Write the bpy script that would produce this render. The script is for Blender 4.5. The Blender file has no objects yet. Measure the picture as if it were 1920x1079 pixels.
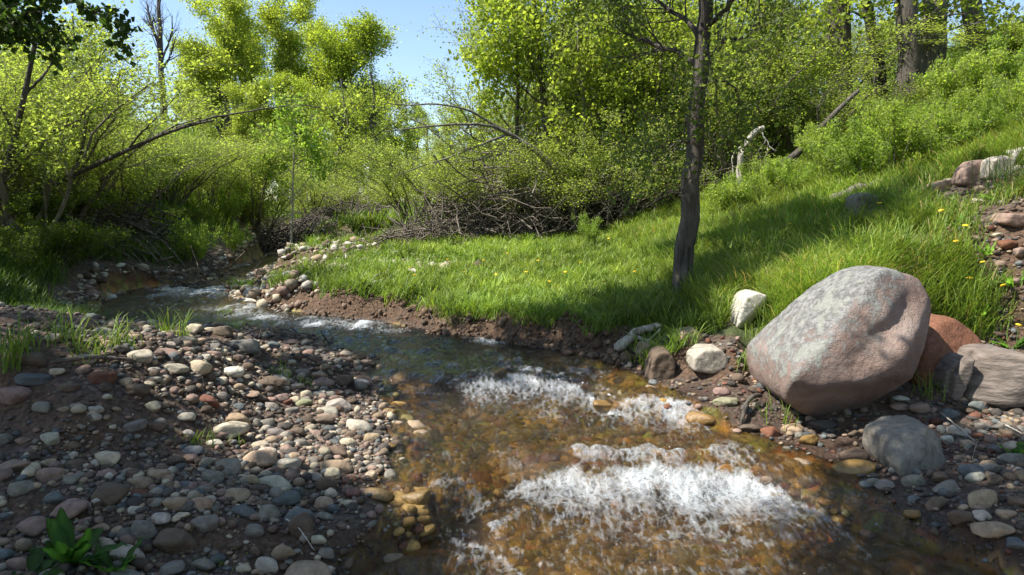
import bpy, math, random
import numpy as np
R = math.radians
C = bpy.context.scene.collection
scene = bpy.context.scene

# ------------------------------------------------------------------ camera, sky, sun
FPX = 1371.0; CX = 960.0; CY = 539.5; CAMH = 1.5; PITCH = R(6.24)
cam_d = bpy.data.cameras.new('camera'); cam = bpy.data.objects.new('camera', cam_d); C.objects.link(cam)
cam.location = (0, 0, CAMH); cam.rotation_euler = (R(90) - PITCH, 0, 0)
cam_d.sensor_width = 36.0; cam_d.lens = 36.0 * FPX / 1920.0; cam_d.clip_end = 2000; cam_d.clip_start = 0.05
scene.camera = cam
SUN_EL = R(54); SUN_AZ = R(-101)          # measured from +Y towards +X: the sun is to the left
SD = np.array([math.sin(SUN_AZ)*math.cos(SUN_EL), math.cos(SUN_AZ)*math.cos(SUN_EL), math.sin(SUN_EL)])
world = bpy.data.worlds.new("World"); scene.world = world; world.use_nodes = True
wn = world.node_tree; bg = wn.nodes['Background']
sky = wn.nodes.new('ShaderNodeTexSky'); sky.sky_type = 'NISHITA'; sky.sun_disc = False
sky.sun_elevation = SUN_EL; sky.sun_rotation = SUN_AZ; sky.altitude = 800; sky.air_density = 1.0; sky.dust_density = 0.8; sky.ozone_density = 1.0
wn.links.new(sky.outputs[0], bg.inputs[0]); bg.inputs[1].default_value = 0.12
sun_d = bpy.data.lights.new('sun', 'SUN'); sun_d.energy = 4.6; sun_d.angle = R(0.53); sun_d.color = (1.0, 0.95, 0.86)
sun = bpy.data.objects.new('sun', sun_d); C.objects.link(sun)
sun.rotation_euler = (math.atan2(math.hypot(SD[0], SD[1]), SD[2]), 0, math.atan2(SD[1], SD[0]) + R(90))
scene.view_settings.view_transform = 'Standard'; scene.view_settings.look = 'None'
scene.view_settings.exposure = 1.0; scene.view_settings.gamma = 1
scene.render.engine = 'CYCLES'
cy = scene.cycles
cy.max_bounces = 7; cy.diffuse_bounces = 4; cy.glossy_bounces = 2; cy.transmission_bounces = 4; cy.transparent_max_bounces = 6
cy.caustics_reflective = False; cy.caustics_refractive = False

# ------------------------------------------------------------------ numpy helpers
def S(t):
    t = np.clip(t, 0, 1); return t*t*(3-2*t)
def _h(ix, iy, iz, seed):
    n = (ix.astype(np.int64)*374761393 + iy.astype(np.int64)*668265263 + iz.astype(np.int64)*2147483647 + seed*974711) & 0x7fffffff
    n = ((n ^ (n >> 13)) * 1274126177) & 0x7fffffff
    n = ((n ^ (n >> 15)) * 2246822519) & 0x7fffffff
    return ((n ^ (n >> 16)) & 0xffff) / 32767.5 - 1.0
def noise(x, y, z=0.0, seed=0):
    x = np.asarray(x, float); y = np.asarray(y, float); z = np.zeros_like(x) + z
    ix = np.floor(x); iy = np.floor(y); iz = np.floor(z)
    fx = x-ix; fy = y-iy; fz = z-iz
    fx = fx*fx*(3-2*fx); fy = fy*fy*(3-2*fy); fz = fz*fz*(3-2*fz)
    v = 0
    for a in (0, 1):
        for b in (0, 1):
            for c in (0, 1):
                w = (fx if a else 1-fx)*(fy if b else 1-fy)*(fz if c else 1-fz)
                v = v + w*_h(ix+a, iy+b, iz+c, seed)
    return v
def fbm(x, y, z=0.0, o=4, seed=0):
    v = 0; a = 1.0; s = 0
    for k in range(o):
        v = v + a*noise(np.asarray(x)*2**k, np.asarray(y)*2**k, np.asarray(z)*2**k, seed+k*17); s += a; a *= 0.5
    return v/s
def nrm(v): return v/np.maximum(np.linalg.norm(v, axis=-1, keepdims=True), 1e-9)

def mesh(name, V, F, mats, col=None, smooth=True, mi=None):
    """V (n,3); F list of int arrays (k,3)/(k,4)"""
    if not isinstance(F, (list, tuple)): F = [F]
    F = [np.asarray(f) for f in F if len(f)]
    me = bpy.data.meshes.new(name)
    V = np.asarray(V, dtype=np.float32)
    me.vertices.add(len(V)); me.vertices.foreach_set('co', V.ravel())
    loops = np.concatenate([f.ravel() for f in F]).astype(np.int32)
    tot = np.concatenate([np.full(len(f), f.shape[1]) for f in F]).astype(np.int32)
    st = np.concatenate([[0], np.cumsum(tot)[:-1]]).astype(np.int32)
    me.loops.add(len(loops)); me.loops.foreach_set('vertex_index', loops)
    me.polygons.add(len(tot)); me.polygons.foreach_set('loop_start', st); me.polygons.foreach_set('loop_total', tot)
    me.polygons.foreach_set('use_smooth', np.full(len(tot), smooth, dtype=bool))
    if not isinstance(mats, (list, tuple)): mats = [mats]
    for m in mats: me.materials.append(m)
    if mi is not None: me.polygons.foreach_set('material_index', np.asarray(mi, dtype=np.int32))
    me.update(calc_edges=True)
    if col is not None:
        for nm, arr in (col.items() if isinstance(col, dict) else (('col', col),)):
            a = me.attributes.new(nm, 'FLOAT_COLOR', 'POINT')
            arr = np.asarray(arr, np.float32)
            if arr.shape[1] == 3: arr = np.hstack([arr, np.ones((len(arr), 1), np.float32)])
            a.data.foreach_set('color', arr.ravel())
    return me
def link(name, me, parent=None, loc=(0, 0, 0), rot=(0, 0, 0), scale=(1, 1, 1)):
    o = bpy.data.objects.new(name, me); C.objects.link(o)
    o.location = loc; o.rotation_euler = rot; o.scale = scale
    if parent is not None: o.parent = parent
    return o
def tag(o, label=None, cat=None, group=None, kind=None):
    if label: o['label'] = label
    if cat: o['category'] = cat
    if group: o['group'] = group
    if kind: o['kind'] = kind
    return o
def thing(name, label, cat, loc=(0, 0, 0), rz=0, sc=(1, 1, 1), group=None):
    return tag(link(name, None, None, loc, (0, 0, rz), sc), label, cat, group)
def copy_tree(o, loc, rz, sc, label, group=None, name=None):
    r = o.copy(); C.objects.link(r); r.location = loc; r.rotation_euler = (0, 0, rz); r.scale = sc
    if name: r.name = name
    r['label'] = label
    if group: r['group'] = group
    for ch in list(o.children):
        c = ch.copy(); C.objects.link(c); c.parent = r
    return r

# ------------------------------------------------------------------ material helpers
def newmat(name):
    m = bpy.data.materials.new(name); m.use_nodes = True; nt = m.node_tree
    return m, nt, nt.nodes['Principled BSDF']
def N(nt, t, **kw):
    n = nt.nodes.new(t)
    for k, v in kw.items():
        if k.startswith('i_'):
            n.inputs[k[2:].replace('_', ' ')].default_value = v
        else: setattr(n, k, v)
    return n
def texn(nt, scale, detail=4, rough=0.6, vec=None, dist=0.0):
    n = N(nt, 'ShaderNodeTexNoise'); n.inputs['Scale'].default_value = scale; n.inputs['Detail'].default_value = detail
    n.inputs['Roughness'].default_value = rough; n.inputs['Distortion'].default_value = dist
    if vec is not None: nt.links.new(vec, n.inputs['Vector'])
    return n
def mixc(nt, fac, a, b, mode='MIX'):
    n = N(nt, 'ShaderNodeMix', data_type='RGBA', blend_type=mode)
    for s, v in ((n.inputs[0], fac), (n.inputs[6], a), (n.inputs[7], b)):
        if isinstance(v, (int, float)): s.default_value = v
        elif isinstance(v, (tuple, list)): s.default_value = (*v[:3], 1)
        else: nt.links.new(v, s)
    return n.outputs[2]
def ramp(nt, fac, stops):
    n = N(nt, 'ShaderNodeValToRGB'); cr = n.color_ramp
    cr.elements[0].position = stops[0][0]; cr.elements[0].color = (*stops[0][1], 1)
    cr.elements[1].position = stops[-1][0]; cr.elements[1].color = (*stops[-1][1], 1)
    for p, c in stops[1:-1]:
        e = cr.elements.new(p); e.color = (*c, 1)
    nt.links.new(fac, n.inputs[0]); return n.outputs[0]
def fr(nt, fac, a, b, lo=0.0, hi=1.0):
    n = N(nt, 'ShaderNodeMapRange'); n.clamp = True
    nt.links.new(fac, n.inputs[0])
    for i, v in zip((1, 2, 3, 4), (a, b, lo, hi)): n.inputs[i].default_value = v
    return n.outputs[0]
def mathn(nt, op, a, b=None):
    n = N(nt, 'ShaderNodeMath', operation=op)
    for s, v in ((n.inputs[0], a), (n.inputs[1], b)):
        if v is None: continue
        if isinstance(v, (int, float)): s.default_value = v
        else: nt.links.new(v, s)
    return n.outputs[0]
def bump(nt, h, strength, dist, prev=None):
    n = N(nt, 'ShaderNodeBump'); n.inputs['Strength'].default_value = strength; n.inputs['Distance'].default_value = dist
    nt.links.new(h, n.inputs['Height'])
    if prev is not None: nt.links.new(prev, n.inputs['Normal'])
    return n.outputs[0]
def attr(nt, name):
    return N(nt, 'ShaderNodeAttribute', attribute_name=name)

def leaf_mat(name, trans=0.62, rough=0.55, tint=(1.55, 1.6, 0.85)):
    m, nt, p = newmat(name)
    a = attr(nt, 'col').outputs['Color']
    nt.links.new(a, p.inputs['Base Color']); p.inputs['Roughness'].default_value = rough
    p.inputs['Specular IOR Level'].default_value = 0.35
    tr = N(nt, 'ShaderNodeBsdfTranslucent')
    nt.links.new(mixc(nt, 1.0, a, tint, 'MULTIPLY'), tr.inputs['Color'])
    mx = N(nt, 'ShaderNodeMixShader'); mx.inputs[0].default_value = trans
    nt.links.new(p.outputs[0], mx.inputs[1]); nt.links.new(tr.outputs[0], mx.inputs[2])
    nt.links.new(mx.outputs[0], nt.nodes['Material Output'].inputs[0])
    return m
M_leaf = leaf_mat('leaf'); M_grass = leaf_mat('grass_blade', 0.4, 0.5, (1.4, 1.45, 0.7))

def bark_mat(name, c1, c2, c3, scale=9, bs=0.9, zs=0.16):
    m, nt, p = newmat(name)
    tc = N(nt, 'ShaderNodeTexCoord'); mp = N(nt, 'ShaderNodeMapping'); mp.inputs['Scale'].default_value = (1, 1, zs)
    nt.links.new(tc.outputs['Object'], mp.inputs[0])
    n1 = texn(nt, scale, 6, 0.65, mp.outputs[0], 0.4); n2 = texn(nt, 2.5, 4, 0.6, tc.outputs['Object'])
    c = ramp(nt, n1.outputs[0], [(0.35, c1), (0.5, c2), (0.68, c3)])
    c = mixc(nt, fr(nt, n2.outputs[0], 0.4, 0.7, 0, 0.6), c, c3)
    nt.links.new(c, p.inputs['Base Color']); p.inputs['Roughness'].default_value = 0.9
    nt.links.new(bump(nt, n1.outputs[0], bs, 0.03), p.inputs['Normal'])
    return m
M_bark = bark_mat('bark_brown', (0.02, 0.016, 0.013), (0.07, 0.057, 0.045), (0.15, 0.13, 0.11), 22, 1.0)
M_barkgrey = bark_mat('bark_grey', (0.03, 0.026, 0.02), (0.13, 0.115, 0.095), (0.26, 0.235, 0.2), 14, 1.0)
M_twig = bark_mat('twig_bark', (0.06, 0.05, 0.04), (0.15, 0.13, 0.10), (0.27, 0.24, 0.195), 20, 0.4)
M_dead = bark_mat('weathered_wood', (0.15, 0.13, 0.10), (0.36, 0.32, 0.26), (0.58, 0.53, 0.46), 26, 0.6)
M_brush = bark_mat('dead_brush', (0.045, 0.035, 0.028), (0.12, 0.095, 0.075), (0.22, 0.185, 0.15), 20, 0.4)

def stone_mat(name, src='obj', wet=False):
    m, nt, p = newmat(name)
    tc = N(nt, 'ShaderNodeTexCoord'); g = N(nt, 'ShaderNodeNewGeometry')
    if src == 'obj': base = N(nt, 'ShaderNodeObjectInfo').outputs['Color']
    else: base = attr(nt, 'col').outputs['Color']
    n1 = texn(nt, 28, 5, 0.65, g.outputs['Position']); n2 = texn(nt, 220, 3, 0.7, g.outputs['Position'])
    c = mixc(nt, fr(nt, n1.outputs[0], 0.35, 0.7), mixc(nt, 1.0, base, (0.68, 0.66, 0.64), 'MULTIPLY'), mixc(nt, 1.0, base, (1.18, 1.15, 1.1), 'MULTIPLY'))
    c = mixc(nt, fr(nt, n2.outputs[0], 0.5, 0.72, 0, 0.35), c, mixc(nt, 1.0, base, (0.45, 0.43, 0.42), 'MULTIPLY'))
    # earth clinging to the lower part
    nt.links.new(c, p.inputs['Base Color'])
    p.inputs['Roughness'].default_value = 0.28 if wet else 0.78
    p.inputs['Specular IOR Level'].default_value = 0.6 if wet else 0.3
    nt.links.new(bump(nt, n2.outputs[0], 0.4, 0.004, bump(nt, n1.outputs[0], 0.8, 0.016)), p.inputs['Normal'])
    return m
M_stone = stone_mat('river_stone'); M_stonewet = stone_mat('wet_river_stone', wet=True)
M_peb = stone_mat('pebbles', 'attr')

# ------------------------------------------------------------------ terrain and water level functions
def Wl(x, y):
    x = np.asarray(x, float); y = np.asarray(y, float)
    xx = np.clip(x, -3, 3)
    y1 = 3.93 - 1.1*np.maximum(0, xx-1.2) - 1.5*np.maximum(0, -0.02-xx); y1 = np.maximum(y1, 2.95) + 0.07*noise(x*2.3, x*0+3, 0, 5)
    y2 = 5.25 - 0.25*np.maximum(0, xx) - 0.55*np.maximum(0, xx-0.5) + 0.08*noise(x*2.6, x*0+9, 0, 6); y2 = np.maximum(y2, 4.45)
    return 0.13*S((y-y1+0.18)/0.26) + 0.10*S((y-y2+0.15)/0.25) + 0.02*np.clip(y-4, 0, 1.5) + 0.013*np.clip(y-5.5, 0, 12)
def ray(px, py):
    d = np.array([(px-CX)/FPX, 1.0, -(py-CY)/FPX]); c, s = math.cos(PITCH), math.sin(PITCH)
    return np.array([d[0], d[1]*c + d[2]*s, -d[1]*s + d[2]*c])
def on_water(px, py):
    d = ray(px, py); z = 0.1
    for _ in range(30):
        t = (z-CAMH)/d[2]; z = 0.5*z+0.5*float(Wl(d[0]*t, d[1]*t))
    return (d[0]*t, d[1]*t)
LE = [(-0.75, 0.6), (-0.8, 2.0)] + [on_water(*p) for p in [(600, 1075), (655, 1000), (690, 900), (733, 820), (742, 770), (705, 710), (690, 675), (632, 652), (572, 634), (470, 620), (330, 608), (190, 602), (150, 580), (225, 549), (270, 539), (350, 532), (395, 522), (425, 509)]]
LE += [(LE[-1][0]-0.4, LE[-1][1]+3), (LE[-1][0]-3, LE[-1][1]+8)]
RE = [(3.1, 0.6), (2.8, 1.8)] + [on_water(*p) for p in [(1925, 1062), (1800, 1010), (1700, 955), (1650, 892), (1530, 857), (1400, 800), (1315, 748), (1230, 716), (1150, 682), (1050, 656), (960, 640), (850, 627), (760, 613), (680, 600), (600, 591), (520, 577), (440, 558), (425, 545), (440, 530), (480, 514), (510, 505)]]
RE += [(RE[-1][0]-0.3, RE[-1][1]+3), (RE[-1][0]-3, RE[-1][1]+8)]
LE = np.array(LE); RE = np.array(RE); POLY = np.vstack([LE, RE[::-1]])
def pdist(x, y, P):
    best = np.full(x.shape, 1e9)
    for a, b in zip(P[:-1], P[1:]):
        ab = b-a; L = (ab**2).sum()
        t = np.clip(((x-a[0])*ab[0] + (y-a[1])*ab[1])/L, 0, 1)
        best = np.minimum(best, (x-a[0]-t*ab[0])**2 + (y-a[1]-t*ab[1])**2)
    return np.sqrt(best)
def inside(x, y):
    c = np.zeros(x.shape, bool); n = len(POLY)
    for i in range(n):
        a = POLY[i]; b = POLY[(i+1) % n]
        if a[1] == b[1]: continue
        k = ((a[1] > y) != (b[1] > y)) & (x < (b[0]-a[0])*(y-a[1])/(b[1]-a[1]) + a[0])
        c ^= k
    return c
def fields(x, y):
    """height, signed distance to the water's edge, right-bank flag"""
    x = np.asarray(x, float); y = np.asarray(y, float)
    jx = x + 0.10*noise(x*1.7, y*1.7, 0, 31) + 0.05*noise(x*5, y*5, 0, 33); jy = y + 0.10*noise(x*1.7, y*1.7, 5, 32)
    dl = pdist(jx, jy, LE); dr = pdist(jx, jy, RE); ins = inside(jx, jy)
    d = np.where(ins, -np.minimum(dl, dr), np.minimum(dl, dr)); right = dr < dl
    W = Wl(x, y); dp = np.maximum(d, 0)
    sp = np.log1p(np.exp(np.clip((x-1.6)*2.2, -30, 30)))/2.2
    hill = 0.42*np.minimum(sp, 26) * (1 - 0.25*S((y-25)/40))
    base = 0.45 + hill + 0.06*np.clip(y-6, -2, 12)
    shore = W + 0.03 + 0.075*dp + 0.10*np.maximum(0, x-3.6)
    zr = shore + (base-shore)*S((y-5.0-0.12*noise(x*2, y*2, 0, 40)-0.1*S((x-2.6)/.5)+1.1*S((1.8-x)/0.4))/0.85)
    wd = 0.8 + (0.13-0.8)*S((y-5.7)/0.6) + 1.9*S((y-9.2)/1.8)
    wd = wd*np.exp(1.25*noise(x*1.3, y*1.3, 0, 41)) + 0.10*S((y-6)/1)
    zr = zr - 0.07*np.exp(-dp/0.7)*S((y-6)/1)*(zr > W+.1)
    zR = W + np.maximum(zr-W, 0.03)*S(dp/wd)
    rise = np.minimum(0.19*dp, 0.42-0.385*S((y-4.4)/1.9))
    ridge = 0.33*S((y-3.3-0.2*noise(x*1.5, y*1.5, 0, 42))/0.5)*S((-1.35-x)/0.8)*(1-S((y-4.3)/1.7))
    hl = 0.42*np.maximum(0, -x-4.9)*S((y-4.5)/2.5); hl = np.minimum(hl, 3 + 0.05*hl)
    hl = hl + 0.04*np.clip(y-14, 0, 20)
    zL = W + rise + ridge + hl
    z = np.where(right, zR, zL)
    # the bank's crumbled detail
    n = 0.022*(1-.7*(~right)*S((y-5.6)/.8))*fbm(x*2.2, y*2.2, 0, 4, 50) + 0.008*noise(x*14, y*14, 0, 52)
    cut = right*np.exp(-((dp-0.18)/0.2)**2)*S((y-5.6)/0.6)
    z = z + n*S(dp/0.3) + cut*0.16*fbm(x*4, y*4, 0, 4, 55)
    far = S((np.hypot(x, y)-20)/30); z = z + far*0.8*noise(x*0.06, y*0.06, 0, 60)
    bed = W - 0.17*S(-d/0.55) - 0.02 - 0.25*S((-d-0.2)/0.6)*S((y-5.4)/0.8)*S((9-y)/1.5) + 0.05*S((-d-.05)/.3)*fbm(x*3.2, y*3.2, 0, 3, 70)
    # boulders breaking the flow make the bed bumpy
    z = np.where(ins, bed + (W-bed)*0.0, z)
    return z, d, right
def H(x, y): return float(fields(np.array([x]), np.array([y]))[0][0])
def ground(px, py, zoff=0.0):
    d = ray(px, py); lo, hi = 1.5, (60 if d[2] > -0.2 else 14)
    for it in range(3):
        t = np.exp(np.linspace(math.log(lo), math.log(hi), 110 if it == 0 else 14))
        x = d[0]*t; y = d[1]*t; z = CAMH + d[2]*t
        g, dd, _ = fields(x, y); g = np.maximum(g, np.where(dd < 0, Wl(x, y)-0.03, g)) + zoff
        k = np.argmax(z <= g) if (z <= g).any() else len(t)-1
        lo, hi = t[max(k-1, 0)], t[k]
        if hi <= lo: break
    return np.array([x[k], y[k], g[k]])
def at(px, Y, py=None):
    """point at depth Y along the column px; on the ground when py is None"""
    c, s = math.cos(PITCH), math.sin(PITCH)
    if py is None:
        x = (px-CX)/FPX*Y*(1.0/ (c)) * 1.0
        return np.array([x, Y, H(x, Y)])
    d = ray(px, py); t = Y/d[1]; return np.array([d[0]*t, Y, CAMH+d[2]*t])

# ------------------------------------------------------------------ the ground: one sheet
def axis(lo, hi, fine_lo, fine_hi, step, growth=1.07):
    a = list(np.arange(fine_lo, fine_hi, step)); s = step; v = a[-1]
    while v < hi: s *= growth; v += s; a.append(v)
    s = step; v = a[0]; b = []
    while v > lo: s *= growth; v -= s; b.append(v)
    return np.array(b[::-1] + a)
gx = axis(-260, 260, -5.2, 4.6, 0.032, 1.05); gy = axis(-40, 420, 2.0, 9.5, 0.032, 1.04)
GX, GY = np.meshgrid(gx, gy)
gz, gd, gr = fields(GX.ravel(), GY.ravel())
nx, ny = len(gx), len(gy)
def gridfaces(nx, ny):
    i = np.arange(nx-1); j = np.arange(ny-1); I, J = np.meshgrid(i, j); a = (J*nx+I).ravel()
    return np.stack([a, a+1, a+nx+1, a+nx], 1)
PATCH = [(ground(a, b), r) for a, b, r in [(1840, 358, .42), (1890, 340, .4), (1885, 430, .38), (1760, 375, .25), (1905, 470, .28), (1600, 470, .18), (1720, 460, .2), (1690, 380, .2)]]
def grassmask(x, y, d, right):
    n = fbm(x*0.9, y*0.9, 0, 4, 80)
    edge = 0.5 - 0.36*S((y-5.7)/.6)*S((10-y)/1.5) + 0.10*n
    mr = S((d-edge)/0.15)*S((y-5.2-0.3*n-0.06*(x-3)+1.2*S((1.9-x)/0.4))/0.3)
    bald = S((y-9.0)/0.8)*S((0.35-x)/1.5)*S((4.2-d)/2)
    mr = mr*(1-0.75*bald*S((fbm(x*1.3, y*1.3, 0, 3, 81)+0.25)/0.35))
    for q_, r__ in PATCH: mr = mr*(1-.92*S(1.6-np.hypot(x-q_[0], (y-q_[1])*.8)/r__-.4*n))
    hillb = S((x-4.2)/1.0)*S((7.5-y)/2)
    mr = mr*(1-0.8*hillb*S((fbm(x*1.6, y*1.6, 0, 3, 82)+0.1)/0.3))
    mr = mr*(1-0.85*S((x-2.3)/.8)*S((fbm(x*2.1, y*2.1, 0, 3, 83)-0.05)/0.2))
    ml = S((d-0.3)/0.3)*S((-3.9-x+0.3*n)/0.5)*S((y-5.9)/0.5) + 0.0*n
    ml = np.maximum(ml, S((y-13)/4)*S((d-0.8)/0.8)*0.8)
    return np.where(right, mr, ml)*(d > 0)
gm = grassmask(GX.ravel(), GY.ravel(), gd, gr)
wetm = np.clip(1-(gz-Wl(GX.ravel(), GY.ravel()))/0.07, 0, 1)
gcol = np.stack([gm, wetm, (gd < 0).astype(float)], 1)
m, nt, p = newmat('ground'); M_ground = m
g = N(nt, 'ShaderNodeNewGeometry'); A = N(nt, 'ShaderNodeSeparateColor'); nt.links.new(attr(nt, 'col').outputs['Color'], A.inputs[0])
pos = g.outputs['Position']
n1 = texn(nt, 3.0, 5, 0.6, pos); n2 = texn(nt, 35, 5, 0.7, pos); n3 = texn(nt, 0.5, 3, 0.5, pos)
dirt = ramp(nt, n2.outputs[0], [(0.3, (0.04, 0.024, 0.016)), (0.5, (0.10, 0.062, 0.043)), (0.7, (0.19, 0.125, 0.09))])
dirt = mixc(nt, fr(nt, n1.outputs[0], 0.4, 0.65, 0, 0.6), dirt, (0.13, 0.09, 0.068))
vor = N(nt, 'ShaderNodeTexVoronoi'); vor.inputs['Scale'].default_value = 38; nt.links.new(pos, vor.inputs['Vector'])
vcol = mixc(nt, 0.75, vor.outputs['Color'], (0.5, 0.5, 0.5), 'MIX')
peb = mixc(nt, 1.0, vcol, (0.52, 0.42, 0.34), 'MULTIPLY')
gravel = mixc(nt, fr(nt, vor.outputs['Distance'], 0.25, 0.6), peb, (0.06, 0.045, 0.035))
dirt = mixc(nt, fr(nt, n1.outputs[0], 0.45, 0.55, 0.15, 0.7), dirt, gravel)
gr_c = ramp(nt, n2.outputs[0], [(0.35, (0.03, 0.045, 0.012)), (0.65, (0.085, 0.12, 0.025))])
gr_c = mixc(nt, fr(nt, n1.outputs[0], 0.42, 0.6, 0.1, 0.85), gr_c, (0.15, 0.115, 0.075))
sx = N(nt, 'ShaderNodeSeparateXYZ'); nt.links.new(g.outputs['True Normal'], sx.inputs[0])
soil = ramp(nt, n2.outputs[0], [(0.3, (0.03, 0.018, 0.011)), (0.5, (0.11, 0.066, 0.04)), (0.72, (0.22, 0.14, 0.09))])
c = mixc(nt, A.outputs[0], mixc(nt, fr(nt, sx.outputs[2], 0.93, 0.72), dirt, soil), gr_c)
vb = N(nt, 'ShaderNodeTexVoronoi'); vb.inputs['Scale'].default_value = 9; nt.links.new(pos, vb.inputs['Vector'])
vb2 = texn(nt, 4.5, 4, 0.6, pos, 0.5)
bedc = ramp(nt, vb2.outputs[0], [(0.3, (0.12, 0.072, 0.02)), (0.48, (0.40, 0.26, 0.06)), (0.7, (0.68, 0.50, 0.16))])
bedc = mixc(nt, 0.35, bedc, mixc(nt, 1.0, vb.outputs['Color'], (0.8, 0.55, 0.18), 'MULTIPLY'))
bedc = mixc(nt, fr(nt, vb.outputs['Distance'], 0.35, 0.75, 0, 0.6), bedc, (0.06, 0.036, 0.012))
c = mixc(nt, mathn(nt, 'MULTIPLY', A.outputs[1], 0.75), c, mixc(nt, 1.0, c, (0.4, 0.3, 0.2), 'MULTIPLY'))
c = mixc(nt, A.outputs[2], c, bedc)
nt.links.new(c, p.inputs['Base Color'])
nt.links.new(fr(nt, A.outputs[1], 0.4, 1.0, 0.95, 0.45), p.inputs['Roughness'])
nt.links.new(bump(nt, vor.outputs['Distance'], 0.35, -0.02, bump(nt, n2.outputs[0], 0.8, 0.03)), p.inputs['Normal'])
gv = np.stack([GX.ravel(), GY.ravel(), gz], 1)
tag(link('ground', mesh('ground', gv, gridfaces(nx, ny), M_ground, gcol)), kind='structure')

# ------------------------------------------------------------------ water
rows = np.exp(np.arange(math.log(1.9), math.log(24), 0.0036)); t = np.linspace(-1.15, 0.95, 900)
WX = (rows[:, None]*t[None, :]*0.75).ravel(); WY = np.repeat(rows, len(t))
z0, wd_, _ = fields(WX, WY)
base = Wl(WX, WY)
# flow coordinates: along (v) and across (u)
u = WX - 0.06*WY; v = WY
calm = S((WY-5.6)/1.2)*(1-S((WY-7.8)/1.2)*0.8)
turb = 1-0.35*calm
wv = 0.045*fbm(u*2.6, v*2.4, 0, 3, 100)*turb + 0.032*fbm(u*7+.4*noise(u*3, v*3, 0, 7), v*5.5, 0, 3, 101)*turb + 0.010*fbm(u*20, v*15, 0, 3, 102)
foam_glint = np.zeros_like(WX)
# (photo x, photo y, half width, half length, strength): places where water breaks over the steps; far riffles carry painted sun sparkle
FO = [(1010, 915, 60, 26, .9), (1110, 925, 75, 34, 1.15), (1210, 930, 80, 36, 1.15), (1310, 928, 80, 32, 1.1), (1400, 935, 60, 34, 1.0), (1470, 965, 55, 32, .9), (1535, 985, 40, 28, .6), (1120, 975, 55, 40, .75), (1230, 985, 90, 35, .5), (1340, 985, 80, 35, .6), (1440, 1010, 80, 30, .5),
      (890, 1010, 34, 18, .9), (925, 1035, 30, 28, .95), (955, 1065, 34, 30, .7), (870, 905, 40, 20, .6), (945, 905, 30, 12, .6), (800, 940, 60, 20, .35), (1000, 1030, 120, 30, .35), (1250, 1045, 200, 30, .35), (1150, 1075, 120, 25, .45),
      (895, 715, 38, 9, .8), (950, 722, 45, 10, .75), (1010, 725, 40, 10, .75), (1075, 728, 45, 14, 1.0), (1110, 740, 35, 14, .95), (1160, 765, 35, 16, .9), (1190, 752, 35, 10, .8), (1240, 752, 45, 12, .8), (1225, 770, 55, 18, .55), (955, 765, 35, 10, .45), (1120, 700, 50, 9, .4), (1060, 690, 40, 8, .35), (880, 740, 50, 12, .35), (1290, 800, 40, 16, .4),
      (960, 640, 40, 8, .35), (1010, 668, 30, 9, .35), (915, 632, 22, 8, .4), (1050, 650, 30, 10, .3), (920, 635, 40, 7, .35),
      (500, 590, 60, 7, .55), (600, 603, 60, 7, .8), (670, 610, 50, 7, .8), (730, 618, 40, 6, .6), (440, 578, 45, 6, .5), (350, 552, 60, 7, .75), (400, 545, 40, 6, .7), (330, 540, 40, 5, .6), (880, 830, 60, 18, .3), (1060, 800, 80, 20, .2), (980, 860, 60, 15, .3), (1180, 830, 70, 20, .25), (820, 860, 50, 20, .35)]
for px, py, hw, hl, st in FO:
    hl *= 1.0; hw *= .95
    if py > 965: st *= .6
    q = on_water(px, py); qa = on_water(px+hw, py); qb = on_water(px, py-hl); qc = on_water(px, py+hl)
    sx = abs(qa[0]-q[0]); sy = abs(qb[1]-qc[1])/2
    foam_glint = np.maximum(foam_glint, 0.75*foam_glint) + 0.0
    e = st*np.exp(-(((WX-q[0])/sx)**2 + ((WY-q[1])/sy)**2)*0.9)
    foam_glint = 1-(1-np.clip(foam_glint, 0, .99))*(1-np.clip(e, 0, .99))
foam_glint = foam_glint*(1+.5*(WY > 6.2))
foam_glint = np.where(WY < 6.2, foam_glint*0.16, foam_glint*1.15*(.35+.65*S((fbm(u*5.5, v*3.6, 0, 4, 17)+.15)/.35)))
LIPS = [([(940, 908, .3), (985, 905, .7), (1060, 897, 1.1), (1150, 900, 1.2), (1250, 905, 1.2), (1340, 903, 1.2), (1400, 908, 1.1), (1440, 925, 1.1), (1490, 945, 1.0), (1540, 965, .7), (1580, 985, .2)], .34),
        ([(845, 992, .2), (880, 1000, .9), (915, 1015, 1.1), (950, 1040, 1.0), (985, 1072, .6)], .17), ([(740, 925, .15), (800, 905, .45), (870, 885, .5), (905, 892, .7), (950, 910, .3)], .14),
        ([(866, 705, .4), (900, 703, .85), (960, 712, .9), (1030, 712, .9), (1080, 715, 1.1), (1130, 735, 1.1), (1165, 752, .9), (1185, 760, .3)], .22), ([(1120, 760, .2), (1165, 745, .8), (1230, 742, 1.0), (1290, 748, .9), (1325, 775, .3)], .28),
        ([(1030, 692, .2), (1090, 688, .6), (1150, 697, .3)], .18), ([(900, 640, .2), (950, 632, .6), (1010, 640, .5), (1060, 660, .4), (1090, 672, .2)], .18), ([(1040, 812, .05), (1100, 792, .2), (1150, 800, .1), (1220, 790, .3), (1290, 812, .15), (1350, 835, .3), (1390, 850, .1)], .2), ([(960, 985, .1), (1050, 975, .38), (1180, 985, .45), (1320, 985, .4), (1440, 1000, .4), (1500, 1020, .1)], .25), ([(1020, 1045, .1), (1120, 1040, .35), (1280, 1048, .4), (1420, 1050, .35), (1500, 1060, .1)], .22), ([(760, 850, .1), (830, 845, .35), (880, 860, .1)], .15), ([(900, 830, .1), (950, 845, .4), (1010, 870, .1)], .12)]
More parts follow.
